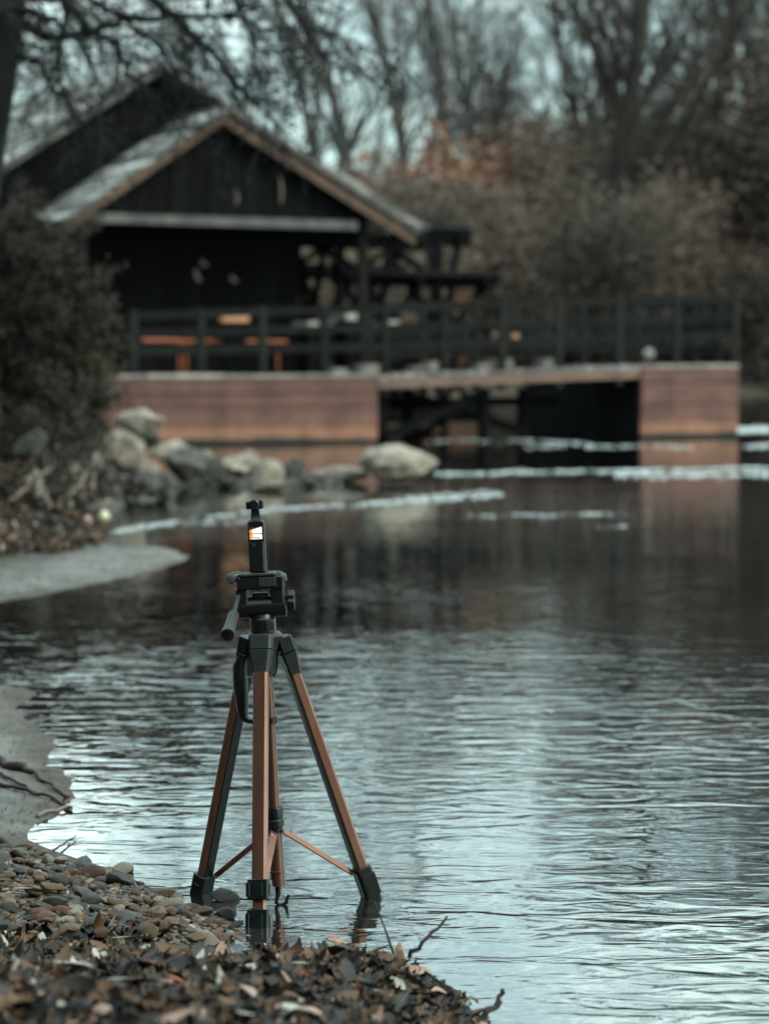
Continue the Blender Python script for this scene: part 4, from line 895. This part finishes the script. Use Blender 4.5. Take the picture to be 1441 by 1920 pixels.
for ci, cnt in ((0, 420), (1, 1900), (2, 50)):
    mb = MB()
    for _ in range(cnt):
        while True:
            q = (g.uniform(-40, 215), g.uniform(790, 950))
            if in_poly(q, BK): break
        D = 17.4 - (q[1] - 790) / 160 * 2.6; p = at(q[0], q[1], D); vs_, fs = LG[g.randrange(8)]; m_ = pose(g, g.uniform(.03, .08), 1.0); mb.add([p + m_ @ v for v in vs_], fs)
    tag(make('bank_undergrowth', mb, LEAF[ci][1], None, True, origin=Vector((-2.2, 16, .3))), '%s dry undergrowth on the left bank slope' % names[ci], kind='stuff')

# ------------------------------------------------------------------ pebbles
def pebble_mesh(seed):
    me = rock_mesh(seed, 2, 1.0, .34, 4); me.name = 'pebble'; return me
PM_ = [pebble_mesh(s) for s in range(40, 47)]; pmc = {}
def peb(k, c):
    if (k, c) not in pmc:
        me = PM_[k].copy(); me.materials.clear(); me.materials.append(PEB[c][1]); me.polygons.foreach_set('use_smooth', np.ones(len(me.polygons), dtype=bool)); pmc[(k, c)] = me
    return pmc[(k, c)]
def add_pebble(p, s_, c, g, label, group=None, ar=None, rz=None, sink=.35):
    o = bpy.data.objects.new('pebble', peb(g.randrange(7), c)); COL.objects.link(o)
    a = ar or (g.uniform(.9, 1.25), g.uniform(.65, .9), g.uniform(.4, .62)); o.scale = (s_ * a[0], s_ * a[1], s_ * a[2]); o.rotation_euler = (g.gauss(0, .2), g.gauss(0, .2), g.uniform(0, 6.28) if rz is None else rz)
    o.location = p + Vector((0, 0, s_ * a[2] * (1 - 2 * sink))); tag(o, label, 'pebble', group); return o
g = random.Random(5)
SP = [(425, 1688, .036, 1, 'rounded grey stone in the shallows just left of the front leg', (1.25, .7, .62), .1), (425, 1722, .030, 3, 'dark wedge shaped stone beside the left tripod foot', (1, .8, .8), .4), (400, 1735, .024, 2, 'rust coloured pebble between the left and front tripod feet', (1.3, .8, .55), .2),
      (440, 1738, .020, 3, 'small wet dark pebble left of the front tripod foot', (1.2, .8, .5), .1), (388, 1768, .032, 4, 'pale arched pebble in front of the tripod', (1.3, .7, .8), -.2), (375, 1715, .028, 2, 'dark rust pebble under the left tripod foot', (1.5, .8, .5), .5),
      (305, 1680, .036, 0, 'long tan pebble at the end of the spit', (1.4, .7, .5), -.2), (312, 1708, .040, 4, 'large pale tan pebble left of the tripod', (1.3, .8, .6), -.1), (228, 1635, .030, 4, 'pale pebble at the water edge on top of the spit', (1.2, .8, .7), 0),
      (45, 1592, .020, 2, 'reddish oval pebble lying on the grey sand', (1.7, .8, .6), -.2), (55, 1790, .030, 1, 'grey pebble in the blurred foreground at left', None, 0), (140, 1720, .034, 2, 'long orange-brown pebble in the foreground litter', (1.6, .7, .5), 0)]
for (px, py, s_, c, lab, ar, rz) in SP:
    add_pebble(ground_hit(px, py), s_ * .62, c, g, lab, None, ar, rz, .25)
SPIT = [(-40, 1590), (60, 1600), (150, 1625), (240, 1650), (320, 1690), (400, 1725), (450, 1760), (380, 1775), (280, 1765), (160, 1765), (40, 1765), (-40, 1755)]
for i, p in enumerate(scatter(g, SPIT, 260)):
    c = g.choices(range(5), [4, 3, 2.5, 2.2, 1.6])[0]; s_ = g.choice([g.uniform(.006, .011), g.uniform(.008, .015), g.uniform(.010, .024)])
    zone = 'near the tripod' if p.x > -.42 else 'on the left of the spit' if p.x < -.62 else 'in the middle of the spit'
    add_pebble(p + Vector((0, 0, g.uniform(0, .012))), s_, c, g, '%s %s pebble %s %s' % ('large' if s_ > .018 else 'middling' if s_ > .0125 else 'small', PEB[c][0], zone, 'by the water' if p.y > 4.45 else 'half way up' if p.y > 4.15 else 'by the leaf litter'), 'pebbles of the gravel spit')
SUBM = [(380, 1700), (460, 1700), (640, 1740), (720, 1790), (500, 1790), (430, 1760)]
iv = [v.co.copy() for v in rock_mesh(60, 1, .6, .2, 1).vertices]; fi = [tuple(p.vertices) for p in rock_mesh(60, 1, .6, .2, 1).polygons]
for c, cnt in ((0, 520), (1, 480), (2, 350), (3, 520), (4, 140)):
    mb = MB()
    for j, p in enumerate(scatter(g, SPIT, cnt) + scatter(g, SUBM, cnt // 4)):
        s_ = g.uniform(.004, .012); ro = Matrix.Rotation(g.random() * 6, 3, 'Z') @ Matrix.Rotation(g.gauss(0, .4), 3, 'X'); k = Matrix.Diagonal((g.uniform(.8, 1.3), .8, g.uniform(.6, 1)))
        mb.add([p + ro @ (k @ (v * s_)) for v in iv], fi)
    tag(make('gravel', mb, PEB[c][1], None, True, origin=Vector((-.4, 4.4, 0))), 'fine %s gravel between the pebbles of the spit' % PEB[c][0], kind='stuff')

# ------------------------------------------------------------------ sticks near the camera
stick('stick', [(-20, 1433), (28, 1438), (62, 1452), (95, 1478), (130, 1500)], .006, 'dark_stick', 'longest dark stick reaching over the grey sand to the water', 'stick', seed=11)
stick('stick', [(-20, 1420), (30, 1446), (60, 1452)], .014, 'dark_stick', 'thick mossy stick end at the left edge on the sand', 'stick', seed=12)
stick('stick', [(-20, 1445), (25, 1468), (70, 1492)], .005, 'dark_stick', 'thin dark stick below the thick one', 'stick', seed=13)
stick('stick', [(-20, 1470), (40, 1485), (95, 1500), (135, 1520)], .006, 'dark_stick', 'lower dark stick meeting the reddish leaf', 'stick', seed=14, twigs=2)
stick('stick', [(70, 1535), (100, 1525), (132, 1517)], .005, 'driftwood', 'short pale twig at the water edge by the reddish leaf', 'stick', seed=15)
stick('stick', [(-10, 1575), (30, 1605), (60, 1628), (80, 1640)], .009, 'dark_stick', 'black stick lying on the pebbles at the left edge', 'stick', seed=16)
stick('stick', [(240, 1640, 4.62), (262, 1655, 4.6)], .007, 'dark_stick', 'stubby dark stick at the tip of the spit', 'stick', seed=17)
stick('twig', [(100, 1600), (125, 1585), (143, 1572)], .0025, 'dark_stick', 'fine forked twig standing in the shallow water at left', 'twig', seed=18, twigs=2)
o = bpy.data.objects.new('red_leaf', leaf_mesh(1, 4)); COL.objects.link(o); o.matrix_world = Matrix.Translation(ground_hit(126, 1506) + Vector((0, 0, .012))) @ (Matrix.Rotation(.7, 3, 'Z') @ Matrix.Rotation(-.5, 3, 'X') * .05).to_4x4(); tag(o, 'reddish dead leaf caught at the stick tips by the water', 'leaf')
DN = 3.62
stick('stem', [(742, 1800, DN), (722, 1745, DN + .02), (702, 1692, DN + .05)], .0022, 'dark_stick', 'straight thin stem rising left from the muddy point', 'stem', seed=19)
stick('stem', [(765, 1795, DN), (800, 1760, DN), (838, 1718, DN + .02)], .004, 'dark_stick', 'blurred thin stem leaning right from the muddy point', 'stem', seed=20)
stick('stem', [(795, 1822, 3.5), (845, 1855, 3.48), (892, 1912, 3.4)], .0025, 'dark_stick', 'thin arched stem hanging over the water from the muddy point', 'stem', seed=21)
stick('twig', [(885, 1935, 3.35), (915, 1897, 3.36), (932, 1880, 3.37), (940, 1855, 3.38)], .0065, 'dark_stick', 'crooked dark twig poking up at the bottom edge', 'twig', seed=22)
me = rock_mesh(71, 2, 1.1, .3, 3); me.materials.append(LEAF[3][1]); o = bpy.data.objects.new('bud', me); COL.objects.link(o); o.location = at(750, 1792, DN - .02); o.scale = (.011, .011, .018); tag(o, 'small pinkish bud at the foot of the two stems', 'bud')

# ------------------------------------------------------------------ foam on the riffles
g = random.Random(90); mb = MB()
def foam(pts, th, n, sz=1.0):
    n = int(n * 1.0); th *= .62
    seg = [(pts[i], pts[i + 1]) for i in range(len(pts) - 1)]; ln = [math.dist(*s_) for s_ in seg]
    for _ in range(n):
        (a, b) = g.choices(seg, ln)[0]; t_ = g.random(); px = lerp(a[0], b[0], t_); py = lerp(a[1], b[1], t_) + g.gauss(0, th * .33) + 2.2 * mnoise.noise(Vector((px * .02, 0, th)))
        if mnoise.noise(Vector((px * .022, py * .16, 2))) < g.uniform(-.6, .4): continue
        c = gnd(px, py); s_ = sz * g.uniform(.6, 1.5) * c.y / FPX; rx = s_ * 5.5; ry = s_ * 8; h = s_ * .8
        ring = [c + Vector((math.cos(q) * rx * g.uniform(.7, 1.2), math.sin(q) * ry * g.uniform(.7, 1.2), .003)) for q in [k * math.pi / 3 for k in range(6)]]
        mb.add(ring + [c + Vector((0, 0, .004 + h))], [(i, (i + 1) % 6, 6) for i in range(6)])
foam([(205, 998), (350, 975), (520, 955), (700, 945), (820, 938), (940, 928)], 8, 520); foam([(215, 1000), (300, 985), (480, 976)], 4, 130, .8)
foam([(700, 945), (840, 930), (940, 925)], 13, 150)
foam([(815, 888), (1000, 885), (1200, 882), (1441, 878)], 6, 520); foam([(1150, 890), (1300, 892), (1441, 890)], 14, 320)
foam([(880, 967), (1030, 966), (1175, 963)], 5, 150, .8); foam([(800, 826), (1000, 826), (1150, 838)], 5, 170, .8); foam([(980, 838), (1200, 836), (1300, 838)], 6, 130, .8)
foam([(1383, 808), (1441, 806)], 12, 260, 1.1); foam([(1385, 838), (1441, 836)], 7, 80); foam([(1090, 990), (1180, 986)], 5, 18, .6)
tag(make('river_foam', mb, M['foam'], None, True, origin=Vector((0, 20, 0))), 'white foam streaks on the river riffles', kind='stuff')

# ------------------------------------------------------------------ tripod
D0 = 4.33; S = FPX / D0
def T(px, py, dy=0.0): return at(px, py, D0 + dy)
def axx(py): return 523 - .052 * (1690 - py)
OH = T(axx(1190), 1190); UPV = (T(axx(1100), 1100) - T(axx(1600), 1600)).normalized(); RT = UPV.cross(Vector((0, 1, 0))) * -1
RT = Vector((UPV.z, 0, -UPV.x)).normalized(); FW = UPV.cross(RT).normalized()
if FW.y < 0: FW = -FW
px_ = 1.0 / S
def LP(t, s_, d): return OH + RT * (t * px_) + UPV * (s_ * px_) + FW * (d * px_)
tri = empty('tripod', T(520, 1735), 'copper and black camera tripod standing at the water edge', 'tripod')
def part(name, mb, mat, parent=tri, ang=35): return smooth_by_angle(make(name, mb, M[mat], parent), ang)
def lbox(mb, t0, t1, d0, d1, s0, s1, ch=0): mb.obox(OH, RT * px_, FW * px_, UPV * px_, t0, t1, d0, d1, s0, s1, ch)
def lathe(mb, prof, tc_=0, n=24):       # along the column
    mb.loft([[LP(tc_ + r_ * math.cos(q), s_, r_ * math.sin(q)) for q in [2 * math.pi * k / n for k in range(n)]] for (s_, r_) in prof])
# centre column
mb = MB(); lathe(mb, [(-350, 10.5), (-20, 10.5)]); part('centre_column', mb, 'copper_dark')
mb = MB(); lathe(mb, [(-478, 14), (-476, 14.2), (-452, 13.6), (-375, 12.6), (-368, 12.6)]); low = part('column_sleeve', mb, 'copper_dark')
mb = MB(); lathe(mb, [(-453, 14.6), (-452, 16), (-449, 16), (-448, 14.4)]); part('ring', mb, 'copper_dark', low)
mb = MB(); lathe(mb, [(-364, 17), (-363, 18), (-351, 18), (-350, 16), (-347, 16), (-346, 17.5), (-330, 17.5), (-328, 16.5)][::1]); col = part('brace_collar', mb, 'black_plastic')
mb = MB(); lathe(mb, [(-376, 13.5), (-374, 14.5), (-366, 14.5)]); part('collar_foot', mb, 'black_plastic', col)
mb = MB(); lathe(mb, [(-354, 18.3), (-353, 19), (-351.5, 19), (-350.5, 18.3)]); part('collar_ring', mb, 'grey_plastic', col)
mb = MB(); lathe(mb, [(-168, 15), (-167, 16), (-157, 16), (-156, 15)]); part('column_clip', mb, 'black_plastic')
mb = MB(); hk = [LP(0, -476, 0), LP(-1, -490, 0), LP(-1, -497, 0), LP(-4, -504, 0), LP(-5, -510, 0), LP(0, -515, 0), LP(8, -515, 0), LP(14, -511, 0), LP(16, -503, 0), LP(19, -497, 0)]
mb.tube(hk, [6 * px_, 5.6 * px_, 4.6 * px_, 4 * px_, 4 * px_, 4 * px_, 3.6 * px_, 3.6 * px_, 3.2 * px_, 2.4 * px_], 10); part('ballast_hook', mb, 'black_plastic', ang=60)
# crown
mb = MB(); lathe(mb, [(-78, 17), (-70, 20), (-30, 24), (-12, 30), (-3, 33), (0, 31)]); crown = part('crown', mb, 'black_plastic')
mb = MB(); lathe(mb, [(0, 31), (1.5, 31), (3.5, 29.5), (5, 27)]); part('crown_ring', mb, 'grey_plastic', crown)
# legs
LEGS = [  # hinge, foot, azimuth, list of (kind, from py, to py)
    ((490, 1197, -.036), (486, 1790, -.176), -10, [('leg_tube', 1255, 1656, 27, 21, 'copper'), ('clamp', 1652, 1690, 41, 32, 'black_plastic'), ('inner_tube', 1688, 1712, 24, 17, 'copper'), ('clamp', 1708, 1750, 42, 32, 'black_plastic'), ('inner_tube', 1749, 1788, 20, 14, 'copper')]),
    ((529, 1199, .010), (702, 1700, .058), 110, [('leg_tube', 1250, 1632, 28, 22, 'copper'), ('clamp', 1624, 1689, 36, 32, 'black_plastic'), ('inner_tube', 1688, 1716, 16, 13, 'copper')]),
    ((470, 1199, .018), (372, 1700, .108), -130, [('leg_tube', 1262, 1645, 27, 22, 'copper_dark2'), ('clamp', 1637, 1699, 38, 32, 'black_plastic'), ('inner_tube', 1698, 1725, 18, 14, 'copper')])]
M['copper_dark2'] = M['copper']
BR = []
for li, (h_, f_, az, segs) in enumerate(LEGS):
    A = T(*h_); B = T(*f_); d = (B - A).normalized(); az = R(az); o_ = Vector((math.sin(az), -math.cos(az), 0)); o_ = (o_ - d * o_.dot(d)).normalized(); w_ = d.cross(o_).normalized()
    leg = link('leg', None, tri, A); leg.empty_display_size = .02
    def at_py(py): return A + (B - A) * ((py - h_[1]) / (f_[1] - h_[1]))
    def prism(name, p0, p1, wd, dp, mat, parent, ch=.22, taper=1.0, shift=0.0):
        mb = MB(); rings = []
        def ring(c, k, ins):
            x, y = wd / 2 * px_ * k - ins, dp / 2 * px_ * k - ins; c_ = min(x, y) * 2 * ch
            pts = [(-x + c_, -y), (x - c_, -y), (x, -y + c_), (x, y - c_), (x - c_, y), (-x + c_, y), (-x, y - c_), (-x, -y + c_)]
            return [c + w_ * a + o_ * (b + shift * px_) for a, b in pts]
        e = 1.2 * px_; dd = (p1 - p0).normalized()
        mb.loft([ring(p0, 1, e), ring(p0 + dd * e, 1, 0), ring(p1 - dd * e, taper, 0), ring(p1, taper, e)])
        return part(name, mb, mat, parent)
    # hinge housing: grey upper band and tapering shroud
    prism('hinge_block', at_py(h_[1] - 5), at_py(h_[1] + 22), 41, 30, 'grey_plastic' if li == 0 else 'black_plastic', leg, .12)
    prism('hinge_shroud', at_py(h_[1] + 23), at_py(h_[1] + 66), 41, 32, 'grey_plastic' if li == 0 else 'black_plastic', leg, .12, .66)
    if li: 
        prism('hinge_plate', at_py(h_[1] + 4), at_py(h_[1] + 26), 26, 6, 'grey_plastic', leg, .2, 1, 17); prism('hinge_plate', at_py(h_[1] + 50), at_py(h_[1] + 60), 18, 6, 'grey_plastic', leg, .2, 1, 13)
    for (nm, y0, y1, wd, dp, mt) in segs:
        o = prism(nm, at_py(y0), at_py(y1), wd, dp, mt, leg, .2 if 'tube' in nm else .13)
        if nm == 'leg_tube': prism('inner_channel', at_py(y0 + 2), at_py(y1 - 2), wd * .8, 3, 'black_plastic', o, .2, 1, -dp * .5); None
        if nm == 'clamp':
            ym = (y0 + y1) / 2; hl = (y1 - y0) * .34
            mb = MB(); c = at_py(ym) ; mb.obox(c, w_ * px_, o_ * px_, d * px_, wd * .5 - 6, wd * .5 + 1.5, -dp * .32, dp * .5 + 1.5, -hl, hl, 1.2); part('clamp_lever', mb, 'black_plastic', o)
            mb = MB(); mb.obox(c, w_ * px_, o_ * px_, d * px_, -wd * .5 - 2, -wd * .5 + 3, -dp * .3, dp * .35, -hl * .8, hl * .8, 1.0); part('clamp_hinge', mb, 'black_plastic', o)
            mb = MB(); mb.obox(c, w_ * px_, o_ * px_, d * px_, -wd * .22, wd * .30, dp * .5 - 1, dp * .5 + 1.2, -hl * .9, hl * .9, .6); part('clamp_plate', mb, 'grey_plastic' if li == 5 else 'black_plastic', o)
    BR.append((leg, w_, o_, d, at_py))
# lettering on the front leg, read upwards
leg, w_, o_, d, at_py = BR[0]
tcv = bpy.data.curves.new('lettering', 'FONT'); tcv.body = 'Zomei'; tcv.size = 15 * px_; tcv.align_x = 'LEFT'; tcv.align_y = 'CENTER'; tcv.extrude = .00008; tcv.shear = .15
tob = bpy.data.objects.new('lettering_curve', tcv); COL.objects.link(tob); bpy.context.view_layer.update()
dg = bpy.context.evaluated_depsgraph_get(); lme = bpy.data.meshes.new_from_object(tob.evaluated_get(dg)); bpy.data.objects.remove(tob)
lme.materials.clear(); lme.materials.append(M['print']); lt = bpy.data.objects.new('lettering', lme); COL.objects.link(lt); lt.parent = leg
fx = -d; fy = w_ if w_.x < 0 else -w_; fz = fx.cross(fy)
pos = at_py(1399) + o_ * (10.6 * px_ + .0002) - WORG[leg.name]
lt.matrix_local = Matrix((Vector((fx.x, fy.x, fz.x, pos.x)), Vector((fx.y, fy.y, fz.y, pos.y)), Vector((fx.z, fy.z, fz.z, pos.z)), Vector((0, 0, 0, 1))))
mb = MB(); mb.obox(at_py(1363) + o_ * (10.6 * px_), w_ * px_, o_ * px_, d * px_, -3.5, 3.5, -.3, .2, -6, 6); part('printed_block', mb, 'print', leg)
# braces
def brace(p0, p1, wd, th, mat, nrm):
    mb = MB(); a, b = T(*p0), T(*p1); dd = (b - a).normalized(); n_ = (nrm - dd * nrm.dot(dd)).normalized(); sx_ = dd.cross(n_); mb.obox(a, dd, sx_, n_, 0, (b - a).length, -wd / 2 * px_, wd / 2 * px_, -th / 2 * px_, th / 2 * px_, .8 * px_)
    o = part('brace', mb, mat)
    for q in (a, b):
        m2 = MB(); c = q - Vector((0, 1, 0)) * (wd / 2 + 2) * px_; m2.tube([c, c + Vector((0, 1, 0)) * 5 * px_], [2.6 * px_, 3.2 * px_], 10); part('rivet', m2, 'steel', o)
brace((531, 1558, -.006), (662, 1638, .050), 9, 6, 'copper', Vector((0, -1, .6))); brace((506, 1560, .008), (404, 1643, .096), 10, 7, 'copper', Vector((0, -1, .3))); brace((513, 1561, -.012), (494, 1655, -.128), 15, 5, 'copper', Vector((.3, -1, 0)))
# folded grip at the left hinge
mb = MB(); q = -.030; mb.tube([T(455, 1232, q), T(449, 1250, q), T(451, 1285, q), T(454, 1315, q), T(455, 1335, q), T(458, 1346, q), T(464, 1350, q), T(476, 1353, q)], [v * px_ for v in (9, 13, 14, 12, 10, 8, 6, 5)], 12); part('folded_grip', mb, 'black_plastic', ang=60)
# pan head
head = link('pan_head', None, tri, LP(0, 5, 0))
mb = MB(); lathe(mb, [(4, 22), (6, 24), (30, 24.5), (33, 22), (40, 20)], -3); part('neck', mb, 'black_plastic', head)
mb = MB(); lbox(mb, 3, 20, -26, -22, 10, 28, 1.5); part('pan_lock', mb, 'grey_plastic', head)
mb = MB(); n = 20
mb.loft([[LP(t_, 53 + r_ * math.sin(a), r_ * math.cos(a)) for a in [2 * math.pi * k / n for k in range(n)]] for t_, r_ in ((-49, 18), (-47, 20), (41, 20), (43, 18))]); part('tilt_barrel', mb, 'black_plastic', head)
mb = MB(); lbox(mb, -47, 41, -24, 24, 88, 112, 3); cl = part('clamp_platform', mb, 'black_plastic', head)
mb = MB(); lbox(mb, -50, -28, -19, 19, 58, 90, 3); part('bracket_arm', mb, 'black_plastic', head)
mb = MB(); lbox(mb, 15, 40, -19, 19, 58, 90, 3); part('bracket_arm', mb, 'black_plastic', head)
mb = MB(); lbox(mb, -6, 26, -26, -23.5, 93, 110, 1); part('clamp_plate', mb, 'grey_plastic', head)
mb = MB(); lbox(mb, -20, 10, -14, 14, 70, 80, 3); part('tilt_cam', mb, 'black_plastic', head)
mb = MB(); lbox(mb, -41, 27, -25, 25, 112.5, 118.5, 2.5); part('quick_release_plate', mb, 'grey_plastic', head)
mb = MB(); mb.tube([T(462, 1082, -.004), T(448, 1079, -.008), T(440, 1080, -.012), T(432, 1086, -.016), T(426, 1091, -.018)], [v * px_ for v in (7, 8, 9, 10.5, 7)], 14); part('release_lever', mb, 'grey_plastic', head, 60)
mb = MB(); mb.tube([T(516, 1082, -.005), T(523, 1079, -.005), T(530, 1082, -.005), T(534, 1090, -.005)], [v * px_ for v in (9, 10, 9, 5)], 12); part('lock_cam', mb, 'grey_plastic', head, 60)
mb = MB(); n = 20
mb.loft([[LP(t_, 62 + r_ * (1 if k % 4 < 2 else .86) * math.sin(2 * math.pi * k / 32), r_ * (1 if k % 4 < 2 else .86) * math.cos(2 * math.pi * k / 32)) for k in range(32)] for t_, r_ in ((44, 10), (45, 18), (47, 20), (57, 20), (59, 18))]); part('tilt_knob', mb, 'black_plastic', head)
mb = MB(); h0 = T(447, 1118, -.018); h1 = T(439, 1150, -.055); mb.tube([h0, h1], [4.5 * px_, 4.5 * px_], 12); ph = part('pan_handle', mb, 'grey_plastic', head)
mb = MB(); h2 = T(427, 1189, -.125); mb.tube([h1, h1.lerp(h2, .05), h1.lerp(h2, .8), h1.lerp(h2, .82), h2], [7 * px_, 10 * px_, 11 * px_, 11.8 * px_, 12 * px_], 28, star=.10); part('handle_grip', mb, 'grey_plastic', ph, 20)
mb = MB(); dd = (h2 - h1).normalized(); mb.tube([h2 + dd * .0002, h2 + dd * .003, h2 + dd * .004], [12.4 * px_, 12.4 * px_, 10.5 * px_], 24); part('handle_cap', mb, 'black_plastic', ph, 40)

# ------------------------------------------------------------------ pocket gimbal camera on the tripod
gim = empty('pocket_camera', LP(-6.5, 119, 0), 'small black handheld gimbal camera with lit screen on top of the tripod', 'camera')
def gbox(mb, t0, t1, d0, d1, s0, s1, ch=0): lbox(mb, t0 - 6.5, t1 - 6.5, d0, d1, s0, s1, ch)
mb = MB(); gbox(mb, -15, 15, -18, 18, 119, 217, 4); body = part('body', mb, 'black_plastic', gim)
mb = MB(); gbox(mb, -13.5, 13.5, -18.8, -17.8, 177, 213, 2); bez = part('screen_bezel', mb, 'screen_glass' if 'screen_glass' in M else 'black_plastic', gim)
mb = MB(); gbox(mb, -14.5, 14.5, -18.6, -17.9, 174.2, 175.4); part('seam', mb, 'grey_plastic', gim)
mb = MB(); gbox(mb, -9, -2, -19.2, -17.9, 168, 173, 1); part('button', mb, 'grey_plastic', gim)
mb = MB(); gbox(mb, 14.2, 15.8, -12, 14, 121, 212, .5); part('side_trim', mb, 'grey_plastic', gim)  # grey strip paints in the lit right edge of the body
def scr_mat():
    m = bpy.data.materials.new('lit_screen'); m.use_nodes = True; t = m.node_tree; N = t.nodes; K = t.links.new; N.clear(); o = N.new('ShaderNodeOutputMaterial'); e = N.new('ShaderNodeEmission')
    tc = N.new('ShaderNodeTexCoord'); sx = N.new('ShaderNodeSeparateXYZ'); K(tc.outputs['Generated'], sx.inputs[0])
    nz = N.new('ShaderNodeTexNoise'); nz.inputs['Scale'].default_value = 5; nz.inputs['Detail'].default_value = 4; K(tc.outputs['Generated'], nz.inputs['Vector'])
    def mth(op, a, b=None, c=None):
        n = N.new('ShaderNodeMath'); n.operation = op
        for i, x in enumerate((a, b, c)):
            if x is None: continue
            if hasattr(x, 'links'): K(x, n.inputs[i])
            else: n.inputs[i].default_value = x
        return n.outputs[0]
    def mix(f, c1, c2):
        n = N.new('ShaderNodeMix'); n.data_type = 'RGBA'; K(f, n.inputs[0])
        for i, c in ((6, c1), (7, c2)):
            if hasattr(c, 'links'): K(c, n.inputs[i])
            else: n.inputs[i].default_value = (*c, 1)
        return n.outputs[2]
    x, z = sx.outputs['X'], sx.outputs['Z']
    w_ = mth('MULTIPLY_ADD', nz.outputs['Fac'], .30, -.15)
    left = mth('LESS_THAN', mth('ADD', x, w_), .24); c = mix(left, (.92, .85, .80), (.85, .36, .07))
    band = mth('LESS_THAN', mth('ABSOLUTE', mth('ADD', mth('SUBTRACT', z, .46), mth('MULTIPLY', w_, .5))), .035); c = mix(band, c, (.12, .07, .05))
    top = mth('GREATER_THAN', mth('ADD', z, mth('MULTIPLY', mth('SUBTRACT', 1.0, x), .30)), 1.02); c = mix(top, c, (.03, .02, .02))
    low = mth('LESS_THAN', mth('ABSOLUTE', mth('SUBTRACT', z, .13)), .03); xin = mth('LESS_THAN', mth('ABSOLUTE', mth('SUBTRACT', x, .52)), .30); c = mix(mth('MULTIPLY', low, xin), c, (.10, .05, .04))
    K(c, e.inputs[0]); e.inputs[1].default_value = 1.0; K(e.outputs[0], o.inputs[0]); return m
M['screen'] = scr_mat()
mb = MB(); gbox(mb, -11.5, 11.5, -19.1, -18.85, 182, 205); part('screen', mb, 'screen', bez)
mb = MB(); mb.loft([[LP(-6.5 + a_, s_, b_) for a_, b_ in ((-x_, -y_), (x_, -y_), (x_, y_), (-x_, y_))] for s_, x_, y_ in ((217, 10, 12), (222, 8.5, 9), (232, 7, 8), (238, 7, 8))]); part('gimbal_arm', mb, 'black_plastic', gim, 50)
mb = MB(); mb.loft([[LP(-7.5 + r_ * math.cos(q), 246 + r_ * math.sin(q), d_) for q in [2 * math.pi * k / 20 for k in range(20)]] for d_, r_ in ((-12, 8), (-10.5, 10), (9, 10), (10, 8))]); gh_ = part('gimbal_motor', mb, 'black_plastic', gim)
mb = MB(); gbox(mb, -16.5, -5, -8, 10, 238, 252, 2); part('camera_head', mb, 'black_plastic', gim)
mb = MB(); gbox(mb, 5, 15.5, -9, 9, 238, 254, 2); part('roll_motor', mb, 'black_plastic', gim)
